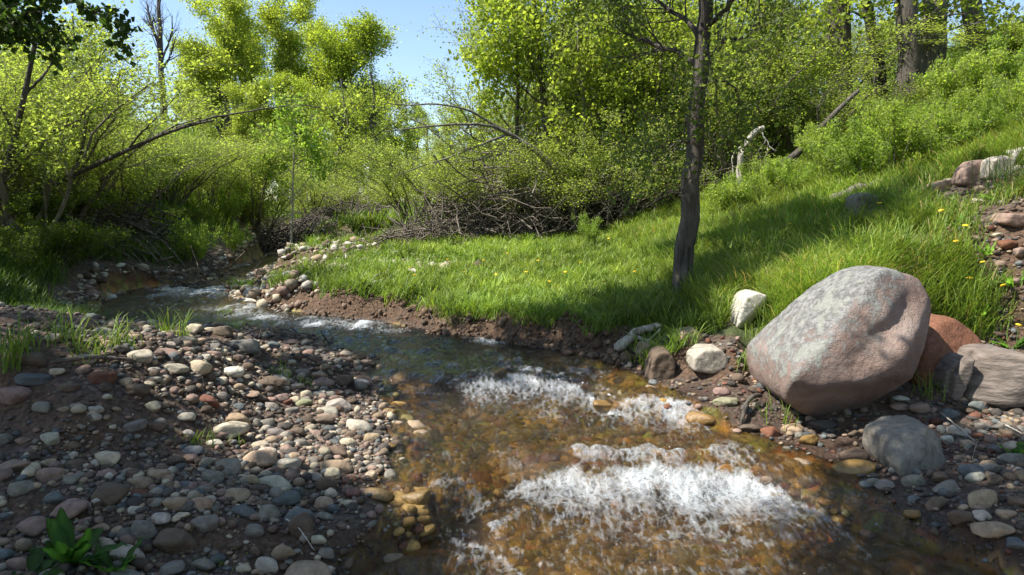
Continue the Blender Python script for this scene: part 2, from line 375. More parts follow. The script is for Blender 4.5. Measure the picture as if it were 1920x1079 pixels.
for pts, dec in LIPS:
    q = np.array([(*on_water(a, b), c_) for a, b, c_ in pts]); q = q[np.argsort(q[:, 0])]
    yl = np.interp(WX, q[:, 0], q[:, 1]) + .035*noise(WX*9, WX*0+dec*50, 0, 9) + .09*noise(WX*2.4, WX*0+dec*50, 0, 8); st_ = .84*np.interp(WX, q[:, 0], q[:, 2], 0, 0)*(1+.35*noise(WX*5.5, WX*0+dec*30, 0, 18))
    sd = yl-WY; e = st_*S((sd+.02)/.07)*np.exp(-np.maximum(sd, 0)/(dec*(1+.5*noise(WX*4, WX*0, 0, 12))))*(1+.25*noise(u*9, v*2.5, 0, 14))
    foam_glint = np.maximum(foam_glint, np.clip(e, 0, 1.1))
    wv = wv + .03*st_*np.exp(-((sd+.10)/.09)**2) - .02*st_*np.exp(-((sd-.05)/.06)**2)
crest = S((wv-0.014)/0.03)*S((8.5-WY)/2)*S((-wd_-.15)/.3)*S((WX+.9)/.6)
foam_glint = np.clip(np.maximum(foam_glint, .50*crest*(1-.5*calm)), 0, 1)  # wave crests whitened to paint in sun glints as well as froth
wv = wv + calm*0.020*fbm(u*2.0, v*6.5, 0, 3, 115)
wv = wv + foam_glint*(0.030*np.abs(fbm(u*7, v*7, 0, 4, 110)) + 0.005*fbm(u*26, v*20, 0, 3, 111)) - 0.004
wz = base + wv*S((-wd_+0.12)/0.3) 
wz = np.where(wd_ > 0.05, wz - 0.03*np.clip((wd_-0.05)/0.1, 0, 1), wz)
keep = (wd_ < 0.32)
fa = gridfaces(len(t), len(rows)); fa = fa[keep[fa].all(1)]
used = np.zeros(len(WX), bool); used[fa.ravel()] = True; rm = np.cumsum(used)-1
depth = np.clip(-wd_/0.6, 0, 1)
wcol = np.stack([foam_glint, depth, calm], 1)[used]
m, nt, p = newmat('stream_water'); M_water = m
g = N(nt, 'ShaderNodeNewGeometry'); pos = g.outputs['Position']
A = N(nt, 'ShaderNodeSeparateColor'); nt.links.new(attr(nt, 'col').outputs['Color'], A.inputs[0])
mp = N(nt, 'ShaderNodeMapping'); mp.inputs['Scale'].default_value = (1, 0.42, 1); mp.inputs['Rotation'].default_value = (0, 0, 0.06); nt.links.new(pos, mp.inputs[0])
b1 = texn(nt, 16, 4, 0.6, mp.outputs[0], 0.8); b2 = texn(nt, 60, 3, 0.6, mp.outputs[0], 0.5); b3 = texn(nt, 5, 3, 0.55, mp.outputs[0], 0.6)
nb = bump(nt, b2.outputs[0], 1.0, 0.014, bump(nt, b1.outputs[0], 1.0, 0.035, bump(nt, b3.outputs[0], 0.7, 0.05)))
mp2 = N(nt, 'ShaderNodeMapping'); mp2.inputs['Scale'].default_value = (1, 0.22, 0.6); nt.links.new(pos, mp2.inputs[0])
f1 = texn(nt, 45, 5, 0.7, mp2.outputs[0], 0.4); f2 = texn(nt, 13, 8, 0.68, mp.outputs[0], 0.7); f3 = texn(nt, 55, 4, 0.7, mp.outputs[0])
vf = N(nt, 'ShaderNodeTexVoronoi', feature='DISTANCE_TO_EDGE'); vf.inputs['Scale'].default_value = 26; wn_ = texn(nt, 20, 3, 0.6, pos); nt.links.new(mixc(nt, 0.06, mp.outputs[0], wn_.outputs['Color']), vf.inputs['Vector'])
holes = fr(nt, vf.outputs['Distance'], 0.0, 0.35, 0.16, -0.14)
fs = mathn(nt, 'ADD', mathn(nt, 'MULTIPLY', f1.outputs[0], 0.60), mathn(nt, 'ADD', mathn(nt, 'MULTIPLY', f2.outputs[0], 0.42), mathn(nt, 'MULTIPLY', f3.outputs[0], 0.10)))
fm = mathn(nt, 'ADD', mathn(nt, 'MULTIPLY', A.outputs[0], 0.95), mathn(nt, 'MULTIPLY', mathn(nt, 'ADD', mathn(nt, 'SUBTRACT', fs, 0.55), mathn(nt, 'MULTIPLY', holes, 0.6)), 1.75))
fmask = fr(nt, fm, 0.26, 1.25, 0.0, 0.84)
tr0 = N(nt, 'ShaderNodeBsdfTransparent'); rf = N(nt, 'ShaderNodeBsdfRefraction'); rf.inputs['IOR'].default_value = 1.33; rf.inputs['Roughness'].default_value = 0.06; nt.links.new(nb, rf.inputs['Normal'])
wc = mixc(nt, A.outputs[2], (0.97, 0.87, 0.58), (0.17, 0.25, 0.31)); nt.links.new(wc, tr0.inputs[0]); nt.links.new(wc, rf.inputs[0])  # calm reach tinted dark blue: depth, plus sky reflection put into colour
tr = N(nt, 'ShaderNodeMixShader'); tr.inputs[0].default_value = 0.35; nt.links.new(tr0.outputs[0], tr.inputs[1]); nt.links.new(rf.outputs[0], tr.inputs[2])
gl = N(nt, 'ShaderNodeBsdfGlossy'); gl.inputs['Roughness'].default_value = 0.07; gl.inputs[0].default_value = (1, 1, 1, 1); nt.links.new(nb, gl.inputs['Normal'])
fre = N(nt, 'ShaderNodeFresnel'); fre.inputs[0].default_value = 1.42; nt.links.new(nb, fre.inputs['Normal'])
mx = N(nt, 'ShaderNodeMixShader'); nt.links.new(fre.outputs[0], mx.inputs[0]); nt.links.new(tr.outputs[0], mx.inputs[1]); nt.links.new(gl.outputs[0], mx.inputs[2])
p.inputs['Base Color'].default_value = (0.60, 0.63, 0.65, 1); p.inputs['Roughness'].default_value = 0.5
nt.links.new(bump(nt, f2.outputs[0], 0.6, 0.03), p.inputs['Normal'])
mx2 = N(nt, 'ShaderNodeMixShader'); nt.links.new(fmask, mx2.inputs[0]); nt.links.new(mx.outputs[0], mx2.inputs[1]); nt.links.new(p.outputs[0], mx2.inputs[2])
nt.links.new(mx2.outputs[0], nt.nodes['Material Output'].inputs[0])
wV = np.stack([WX, WY, wz], 1)[used]
tag(link('stream_water', mesh('stream_water', wV, rm[fa], M_water, wcol)), kind='structure')

# spray thrown up where the water breaks
rgd = np.random.default_rng(33); kf = np.flatnonzero((foam_glint > .62) & (WY < 6.2)); kf = rgd.choice(kf, 900)
M_drop, nt, p = newmat('spray_drop'); p.inputs['Base Color'].default_value = (.8, .85, .88, 1); p.inputs['Roughness'].default_value = .15; p.inputs['Transmission Weight'].default_value = .5
SPRAY = (WX[kf]+rgd.normal(0, .02, 900), WY[kf]+rgd.normal(0, .02, 900), wz[kf]+np.abs(rgd.normal(0, .028, 900)), rgd.uniform(.0015, .0042, 900))
# ------------------------------------------------------------------ rocks
def ico(sub):
    import bmesh
    bm = bmesh.new(); bmesh.ops.create_icosphere(bm, subdivisions=sub, radius=1)
    V = np.array([v.co[:] for v in bm.verts]); F = np.array([[v.index for v in f.verts] for f in bm.faces]); bm.free()
    return nrm(V), F
ICO = {k: ico(k) for k in (1, 2, 3, 4, 5, 6)}
v0_, f0_ = ICO[1]; sx_, sy_, sz_, sr_ = SPRAY
tag(link('water_spray', mesh('water_spray', (v0_[None]*sr_[:, None, None]+np.stack([sx_, sy_, sz_], 1)[:, None]).reshape(-1, 3), (f0_[None]+(np.arange(len(sx_))*len(v0_))[:, None, None]).reshape(-1, 3), M_drop)), 'fine drops thrown up by the rapids', 'spray', kind='stuff')
def softrock(planes, dirs, p=10):
    s = 0
    for n, d in planes:
        n = np.asarray(n, float); n = n/np.linalg.norm(n)
        s = s + np.maximum(dirs @ n / d, 0)**p
    return dirs * (s**(-1.0/p))[:, None]
def rnd_rock(seed, sub=3, k=14, p=7, rough=0.04):
    rg = np.random.default_rng(seed); V, F = ICO[sub]
    n = nrm(rg.normal(size=(k, 3))); pl = [(a, rg.uniform(0.72, 1.0)) for a in n]
    pl += [((1, 0, 0), 1), ((-1, 0, 0), 1), ((0, 1, 0), 1), ((0, -1, 0), 1), ((0, 0, 1), 1), ((0, 0, -1), 1)]
    W = softrock(pl, V, p)
    W = W*(1+rough*fbm(W[:, 0]*2, W[:, 1]*2, W[:, 2]*2+seed, 3, seed))[:, None]
    return W, F
def outline_rock(name, outline, Y, thick, front=0.5, sub=6, p=12, extra=(), rough=0.02, seed=1, mat=None):
    """a rock whose silhouette fits the outline (photo px) when stood at depth Y, with a real thickness"""
    P = np.array([at(a, Y, b) for a, b in outline])
    c = P.mean(0); xz = P[:, [0, 2]] - c[[0, 2]]
    # area orientation
    ar = 0.5*np.sum(xz[:, 0]*np.roll(xz[:, 1], -1)-xz[:, 1]*np.roll(xz[:, 0], -1))
    planes = []
    for i in range(len(xz)):
        a = xz[i]; b = xz[(i+1) % len(xz)]; e = b-a
        if np.linalg.norm(e) < 1e-4: continue
        n = np.array([e[1], -e[0]]); n = n/np.linalg.norm(n)
        if ar < 0: n = -n
        d = n @ a
        planes.append(((n[0], 0, n[1]), max(d, 0.012)))
    planes += [((0, -1, 0), thick*front), ((0, 1, 0), thick*(1-front))]
    planes += list(extra)
    V, F = ICO[sub]
    W = softrock(planes, V, p)
    r = np.linalg.norm(W, axis=1).mean()
    W = W + nrm(W)*(r*rough*fbm(W[:, 0]/r*1.6, W[:, 1]/r*1.6, W[:, 2]/r*1.6+seed, 5, seed))[:, None]
    return c, W, F

def boulder_mat():
    m, nt, p = newmat('boulder_stone')
    tc = N(nt, 'ShaderNodeTexCoord'); o = tc.outputs['Object']; A = N(nt, 'ShaderNodeSeparateColor'); nt.links.new(attr(nt, 'col').outputs['Color'], A.inputs[0])
    n1 = texn(nt, 3.5, 6, 0.6, o, 0.4); n2 = texn(nt, 26, 5, 0.7, o); n3 = texn(nt, 140, 3, 0.7, o); n4 = texn(nt, 9, 4, 0.6, o, 0.6)
    pink = ramp(nt, n1.outputs[0], [(0.3, (0.20, 0.13, 0.105)), (0.5, (0.33, 0.235, 0.195)), (0.7, (0.42, 0.335, 0.29))])
    grey = ramp(nt, n2.outputs[0], [(0.3, (0.10, 0.10, 0.097)), (0.48, (0.21, 0.208, 0.20)), (0.62, (0.36, 0.355, 0.335))])
    grey = mixc(nt, fr(nt, n4.outputs[0], 0.52, 0.6, 0, 0.7), grey, (0.36, 0.37, 0.32))
    c = mixc(nt, fr(nt, mathn(nt, 'ADD', A.outputs[0], mathn(nt, 'ADD', mathn(nt, 'MULTIPLY', mathn(nt, 'SUBTRACT', n4.outputs[0], 0.5), 1.3), mathn(nt, 'MULTIPLY', mathn(nt, 'SUBTRACT', n2.outputs[0], 0.5), 1.0))), 0.38, 0.64), pink, grey)
    c = mixc(nt, fr(nt, n3.outputs[0], 0.54, 0.7, 0, 0.5), c, mixc(nt, 1.0, c, (0.35, 0.32, 0.3), 'MULTIPLY'))
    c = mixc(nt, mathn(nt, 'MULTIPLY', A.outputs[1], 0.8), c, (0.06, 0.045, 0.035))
    nt.links.new(c, p.inputs['Base Color']); p.inputs['Roughness'].default_value = 0.85
    pv = N(nt, 'ShaderNodeTexVoronoi'); pv.inputs['Scale'].default_value = 30; nt.links.new(o, pv.inputs['Vector'])
    pit = fr(nt, pv.outputs['Distance'], 0.0, 0.28)
    nt.links.new(bump(nt, n3.outputs[0], 0.9, 0.008, bump(nt, pit, 0.5, 0.008, bump(nt, n2.outputs[0], 0.9, 0.03, bump(nt, n1.outputs[0], 0.5, 0.06)))), p.inputs['Normal'])
    return m
M_boulder = boulder_mat()
bo = [(1420, 705), (1424, 668), (1470, 612), (1532, 548), (1592, 510), (1650, 500), (1722, 522), (1742, 575), (1722, 625), (1660, 690), (1600, 745), (1530, 770), (1478, 764), (1432, 735)]
ex = [((-0.62, -0.42, 0.66), 0.335), ((-0.08, -0.93, 0.3), 0.345), ((0.62, -0.7, 0.1), 0.40), ((0.1, -0.72, -0.68), 0.36), ((0.25, -0.75, -0.62), 0.41), ((-0.35, -0.75, -0.75), 0.47), ((0.4, -0.75, 0.45), 0.40), ((-0.2, 0.8, 0.6), 0.42)]
bo = [(a*.915+(1580*.085)+11, b+(8 if b > 700 else 0)) for a, b in bo]
c0, V, F = outline_rock('boulder', bo, 4.52, 0.88, 0.4, 6, 44, ex, 0.022, 3)
rn = 1-np.abs(fbm(V[:, 0]*3.1, V[:, 1]*3.1, V[:, 2]*3.1, 4, 66))*2.2; V = V*(1+0.016*(rn-.5))[:, None] + nrm(V)*(0.004*fbm(V[:, 0]*22, V[:, 1]*22, V[:, 2]*22, 3, 67))[:, None]
hx = (V[:, 0]-0.14); hz = (V[:, 2]-0.14); ax = hx*0.8+hz*0.6; ay = -hx*0.6+hz*0.8
V[:, 1] += 0.05*np.exp(-(ax/0.24)**2-(ay/0.07)**2)*(V[:, 1] < 0)
V[:, 1] -= 0.03*np.exp(-(ax/0.3)**2-((ay+0.13)/0.08)**2)*(V[:, 1] < 0)
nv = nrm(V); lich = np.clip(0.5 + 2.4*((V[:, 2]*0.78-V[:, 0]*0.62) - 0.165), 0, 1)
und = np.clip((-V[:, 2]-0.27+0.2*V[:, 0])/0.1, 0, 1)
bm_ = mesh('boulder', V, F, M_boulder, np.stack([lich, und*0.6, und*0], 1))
o = link('boulder', bm_, None, c0)
tag(o, 'huge smooth grey and pink boulder leaning over the right shore, lichen on its upper side', 'boulder')

M_boulder2 = stone_mat('rough_stone')
COL = dict(pale=(.46, .42, .355), cream=(.52, .455, .34), grey=(.24, .225, .195), bluegrey=(.15, .165, .17), pink=(.31, .22, .18), red=(.20, .09, .06), brown=(.155, .115, .085),
           tan=(.38, .29, .2), golden=(.25, .155, .05), dark=(.11, .095, .085), amber=(.40, .26, .09), moss=(.20, .165, .06), white=(.66, .63, .57), rust=(.22, .10, .06), greenish=(.3, .29, .18))
M_layer = bark_mat('layered_stone', (0.05, 0.04, 0.032), (0.15, 0.12, 0.10), (0.24, 0.20, 0.17), 7, 0.8, 3.5)
def big_rock(name, outline, Y, thick, color, label, cat='rock', sub=5, p=14, extra=(), rough=0.05, seed=1, mat=None, front=0.5):
    if Y is None:
        a_ = np.array(outline); gg = ground(a_[:, 0].mean(), a_[:, 1].max()-0.12*np.ptp(a_[:, 1])); Y = float(gg[1]) + thick*.2
    c, V, F = outline_rock(name, outline, Y, thick, front, sub, p, extra, rough, seed)
    o = link(name, mesh(name, V, F, mat or M_stone), None, c); o.color = (*COL[color], 1)
    tag(o, label, cat); return o
big_rock('red_rock', [(1660, 690), (1690, 620), (1735, 592), (1775, 590), (1815, 620), (1826, 655), (1810, 672), (1750, 700), (1680, 735)], 4.95, 0.7, 'rust', 'rust red rock tucked behind the lower right side of the huge boulder', extra=[((0.3, -0.8, 0.5), 0.24)], seed=5, rough=0.06)  # base tone darkened to carry the boulder's cast shadow
big_rock('layered_rock', [(1790, 745), (1800, 690), (1825, 660), (1870, 652), (1905, 658), (1925, 690), (1915, 735), (1880, 750)], None, 0.45, 'brown', 'brown layered rock at the right edge, beside the red rock', mat=M_layer, seed=6, extra=[((-0.5, -0.8, 0.3), 0.17)])
big_rock('rock_slab', [(1765, 742), (1770, 700), (1790, 670), (1818, 664), (1800, 700), (1790, 748)], None, 0.25, 'tan', 'tan split slab leaning on the left of the brown layered rock', mat=M_layer, seed=7, p=20)
big_rock('rock_slab', [(1750, 722), (1757, 690), (1780, 668), (1790, 668), (1775, 700), (1768, 738)], None, 0.22, 'brown', 'thin brown slab between the red rock and the split tan slab', mat=M_layer, seed=8, p=20)
big_rock('pale_rock', [(1374, 612), (1376, 588), (1388, 553), (1408, 545), (1428, 550), (1424, 572), (1415, 590), (1402, 612), (1388, 618)], None, 0.28, 'white', 'cream white angular rock standing on the grassy bank left of the boulder', extra=[((0.5, -0.6, -0.5), 0.09)], p=24, seed=9, rough=0.03)
big_rock('mossy_boulder', [(1645, 855), (1652, 815), (1690, 797), (1735, 795), (1758, 815), (1766, 868), (1720, 885), (1665, 890)], None, 0.42, 'grey', 'grey green mossy boulder at the right waterline, below the huge boulder', p=16, extra=[((0.55, -0.7, 0.35), 0.13), ((-0.3, -0.5, 0.7), 0.14), ((0.1, -0.9, 0.1), 0.17)], seed=10, rough=0.12, mat=M_boulder2)
big_rock('lumpy_rock', [(1212, 710), (1214, 680), (1228, 655), (1250, 653), (1262, 672), (1258, 705), (1238, 716)], None, 0.25, 'brown', 'brown lumpy rock at the end of the driftwood log', seed=11, rough=0.12)
big_rock('lumpy_rock', [(1192, 665), (1200, 645), (1225, 640), (1238, 650), (1232, 668), (1205, 675)], None, 0.2, 'tan', 'tan crumbly rock resting above the brown lumpy rock', seed=12, rough=0.1)
big_rock('flat_rock', [(1293, 690), (1294, 665), (1312, 650), (1345, 650), (1358, 666), (1356, 684), (1330, 695)], None, 0.25, 'pale', 'pale grey blocky rock between the driftwood and the boulder', seed=13, p=20)
big_rock('flat_rock', [(1268, 640), (1275, 620), (1300, 615), (1316, 628), (1312, 640)], None, 0.2, 'tan', 'tan half buried rock at the foot of the tree', seed=14)
big_rock('slope_rock', [(1594, 405), (1594, 370), (1610, 362), (1632, 366), (1646, 385), (1640, 405), (1615, 412)], None, 0.3, 'grey', 'grey weathered rock high in the grass beside the fallen log', p=22, seed=15, rough=0.12)
for i, (ol, Yd, cc, lb) in enumerate([
    ([(1792, 345), (1800, 318), (1818, 302), (1842, 300), (1850, 325), (1838, 350), (1812, 352)], None, 'pink', 'pinkish lump of crumbling rock at the left end of the slope outcrop'),
    ([(1842, 335), (1846, 302), (1870, 292), (1892, 300), (1890, 330), (1862, 342)], None, 'pale', 'pale blocky rock in the middle of the slope outcrop'),
    ([(1884, 310), (1890, 282), (1915, 276), (1930, 290), (1925, 312)], None, 'white', 'whitish rock at the upper right end of the slope outcrop'),
    ([(1810, 310), (1815, 294), (1832, 288), (1846, 298), (1838, 310)], None, 'tan', 'small rounded tan rock on top of the slope outcrop'),
    ([(1738, 362), (1742, 348), (1765, 338), (1775, 348), (1770, 362)], None, 'tan', 'small tan rock in the grass left of the slope outcrop'),
    ([(1868, 418), (1878, 400), (1925, 402), (1928, 420), (1890, 426)], None, 'pink', 'flat pink stone half buried in the slope at the right edge'),
    ([(1560, 520), (1572, 505), (1592, 484), (1598, 492), (1582, 512), (1568, 524)], None, 'white', 'whitish pointed stone poking from the grass above the boulder')]):
    big_rock('slope_rock', ol, Yd, 0.22, cc, lb, seed=20+i, rough=0.08, p=18, sub=4)

PROT = []
for k in range(12):
    W, F = rnd_rock(200+k, 4 if k < 6 else 3, k=[16, 9][k % 2], p=[6, 16, 8][k % 3], rough=0.05)
    W = W*np.array([1, random.Random(k).uniform(.72, .95), random.Random(k+50).uniform(.62, .85)])
    PROT.append(mesh('cobble', W, F, M_stone)); 
PROTW = []
for k in range(4):
    W, F = rnd_rock(300+k, 4, k=12, p=6); PROTW.append(mesh('wet_cobble', W*np.array([1, .85, .7]), F, M_stonewet))
rng = np.random.default_rng(11); rr = random.Random(5)
placed = []     # x, y, radius, short name
GR = 'individual cobbles on the stream banks'
def cobble(px, py, w, h, color, label, short=None, wet=False, ang=None, name='cobble'):
    g = ground(px, py + h*0.30); Y = g[1]
    s = Y/FPX/math.cos(PITCH)
    a = w*s/2; hgt = max(h*s*0.82, a*0.5)/2
    me = rr.choice(PROTW if wet else PROT)
    o = link(name, me, None, (g[0], g[1], g[2]+hgt*0.42), (rr.uniform(-.12, .12), -math.radians(ang) if ang else rr.uniform(-.12, .12), rr.choice([0, math.pi])+rr.uniform(-.35, .35)), (a*1.06, a*rr.uniform(.7, .95), hgt*1.45))
    v = rr.uniform(.88, 1.12); cc = COL[color]; o.color = (*[min(1, q*v*rr.uniform(.96, 1.04)) for q in cc], 1)
    tag(o, label, 'stone', GR); placed.append((g[0], g[1], a, short, px, py))
    return o
L = lambda x, y, w, h: (x/2, 540+y/2, w/2, h/2)
LC = [(L(920, 215, 118, 78), 'grey', 'large smooth grey oval cobble at the back of the gravel bar', 'smooth grey oval cobble'),
 (L(527, 248, 112, 75), 'pale', 'pale peaked cobble on the crest of the gravel bar', 'pale peaked cobble'),
 (L(650, 297, 95, 55), 'pale', 'pale oval cobble just right of the pale peaked cobble', 'pale crest cobble'),
 (L(742, 290, 98, 78), 'cream', 'cream cobble tilted down to the right on the bar crest', 'tilted cream cobble'),
 (L(875, 310, 100, 62), 'white', 'whitish wedge shaped cobble below the smooth grey oval cobble', 'whitish wedge cobble'),
 (L(372, 327, 112, 65), 'red', 'dark red brown cobble near the crest of the bar', 'dark red cobble'),
 (L(112, 333, 130, 60), 'bluegrey', 'blue grey flat cobble near the left edge of the photo', 'blue grey flat cobble'),
 (L(45, 387, 130, 85), 'pink', 'big pinkish cobble cut by the left edge, below the blue grey one', 'big pinkish cobble'),
 (L(135, 258, 92, 78), 'brown', 'brown grey peaked cobble behind the blue grey flat cobble', 'brown peaked cobble'),
 (L(853, 523, 142, 80), 'cream', 'long cream cobble lying on the sunlit gravel slope', 'long cream cobble'),
 (L(577, 440, 62, 60), 'cream', 'small cream cobble at the dark edge of the bar face', 'small cream cobble'),
 (L(693, 480, 66, 45), 'pale', 'small pale cobble up slope from the long cream cobble', 'small pale cobble'),
 (L(855, 658, 118, 90), 'grey', 'large light grey cobble in the middle of the gravel slope', 'large light grey cobble'),
 (L(660, 640, 82, 65), 'brown', 'brown pink rounded cobble left of the large light grey cobble', 'brown pink cobble'),
 (L(715, 605, 86, 42), 'bluegrey', 'flat blue grey cobble above the brown pink cobble', 'flat blue grey cobble'),
 (L(1065, 655, 112, 68), 'pale', 'pale angular cobble on the sunny lower slope', 'pale angular cobble'),
 (L(798, 708, 86, 84), 'grey', 'cracked grey cobble below the large light grey cobble', 'cracked grey cobble'),
 (L(938, 717, 80, 55), 'tan', 'tan grey cobble right of the cracked grey cobble', 'tan grey cobble'),
 (L(412, 765, 126, 94), 'brown', 'big dark brown cobble in the shaded left foreground', 'big dark brown cobble'),
 (L(265, 822, 120, 75), 'pink', 'pinkish brown cobble lower left of the big dark brown cobble', 'pinkish brown cobble'),
 (L(878, 770, 105, 70), 'tan', 'tan slanted cobble between the cracked and the blue grey cobbles', 'tan slanted cobble'),
 (L(915, 832, 112, 60), 'bluegrey', 'wide blue grey cobble in the lower middle of the bar', 'wide blue grey cobble'),
 (L(1012, 835, 80, 105), 'grey', 'tall grey wedge cobble right of the wide blue grey cobble', 'tall grey wedge cobble'),
 (L(1125, 872, 116, 114), 'brown', 'chunky brown grey angular cobble by the shallow water', 'chunky brown grey cobble'),
 (L(770, 875, 106, 75), 'grey', 'plain grey oval cobble in the lower foreground', 'plain grey oval cobble'),
 (L(540, 897, 102, 112), 'grey', 'tall rounded grey cobble standing in the shaded foreground', 'tall rounded grey cobble'),
 (L(655, 932, 146, 118), 'brown', 'biggest brown grey round cobble in the shaded foreground', 'biggest brown round cobble'),
 (L(480, 987, 126, 90), 'pale', 'pale grey flat cobble right of the broad leaved plant', 'pale flat foreground cobble'),
 (L(1060, 980, 96, 85), 'tan', 'warm tan round cobble near the bottom by the water', 'warm tan round cobble'),
 (L(1160, 1060, 172, 110), 'tan', 'wide tan wedge cobble at the bottom edge of the photo', 'wide tan wedge cobble'),
 (L(1000, 1035, 122, 80), 'pale', 'pale domed cobble left of the wide tan wedge cobble', 'pale domed cobble'),
 (L(765, 1030, 100, 70), 'grey', 'dull grey cobble near the bottom, below the plain oval one', 'dull grey bottom cobble'),
 (L(645, 1045, 100, 58), 'grey', 'low grey cobble at the bottom below the biggest brown cobble', 'low grey bottom cobble'),
 (L(85, 740, 100, 70), 'grey', 'round grey cobble in the dark left foreground', 'round grey shaded cobble'),
 (L(50, 660, 132, 66), 'pink', 'long pink brown flat stone at the left edge in shade', 'long pink flat stone'),
 (L(12, 560, 60, 58), 'grey', 'small grey cobble cut by the left edge below the bar crest', 'grey edge cobble'),
 (L(685, 735, 82, 40), 'bluegrey', 'small flat bluish cobble left of the cracked grey cobble', 'small bluish cobble'),
 (L(595, 752, 60, 45), 'bluegrey', 'little blue grey cobble right of the big dark brown cobble', 'little blue grey cobble'),
 (L(1118, 757, 45, 40), 'bluegrey', 'small dark blue cobble on the lower sunny slope', 'small dark blue cobble'),
 (L(1245, 687, 66, 55), 'cream', 'cream cobble near the left waterline', 'cream waterline cobble'),
 (L(520, 378, 90, 60), 'brown', 'brown cobble just under the bar crest, right of the red one', 'brown crest cobble'),
 (L(840, 160, 76, 58), 'brown', 'brown cobble behind the smooth grey oval cobble', 'brown back cobble'),
 (L(700, 195, 92, 48), 'grey', 'dull grey cobble in shade at the back of the bar', 'dull grey back cobble'),
 (L(630, 237, 96, 34), 'pink', 'thin pinkish slab behind the pale peaked cobble', 'thin pinkish slab'),
 (L(1000, 357, 76, 58), 'brown', 'grey brown cobble right of the whitish wedge cobble', 'grey brown cobble'),
 (L(885, 262, 66, 34), 'brown', 'small flat brown cobble under the smooth grey oval cobble', 'flat brown cobble'),
 (L(935, 395, 82, 26), 'tan', 'thin tan stone below the whitish wedge cobble', 'thin tan stone'),
 (L(1140, 425, 62, 40), 'greenish', 'small greenish cobble on the right side of the bar top', 'small greenish cobble'),
 (L(810, 578, 60, 46), 'pale', 'small pale block below the long cream cobble', 'small pale block'),
 (L(515, 765, 82, 32), 'rust', 'thin rust red stone right of the big dark brown cobble', 'thin rust red stone'),
 (L(250, 367, 86, 42), 'brown', 'flat brown cobble between the blue grey and dark red cobbles', 'flat brown crest cobble'),
 (L(600, 858, 92, 58), 'pale', 'pale bluish cobble above the biggest brown round cobble', 'pale bluish cobble'),
 (L(955, 905, 90, 62), 'grey', 'grey cobble left of the chunky brown grey cobble', 'grey lower cobble'),
 ((655, 897, 33, 26), 'rust', 'rust red wet cobble at the left waterline, upper of two', 'upper rust red cobble'),
 ((662, 922, 32, 28), 'red', 'red brown wet cobble at the left waterline, lower of two', 'lower red brown cobble'),
 ((695, 888, 28, 27), 'tan', 'tan wet cobble at the waterline right of the rust red one', 'tan wet cobble'),
 ((673, 796, 54, 32), 'pale', 'pale wide cobble at the left waterline', 'pale wide waterline cobble'),
 ((652, 829, 38, 26), 'cream', 'cream white cobble below the pale wide waterline cobble', 'cream white cobble'),
 ((697, 820, 32, 22), 'tan', 'tan oval cobble at the waterline among golden ones', 'tan oval cobble'),
 ((730, 770, 30, 20), 'golden', 'dark golden wet cobble in the water at the tip of the bar', 'golden tip cobble'),
 ((727, 836, 36, 16), 'golden', 'flat golden wet stone in the shallows left of midstream', 'flat golden stone'),
 ((608, 942, 46, 32), 'tan', 'brown gold cobble above the chunky brown grey cobble', 'brown gold cobble')]
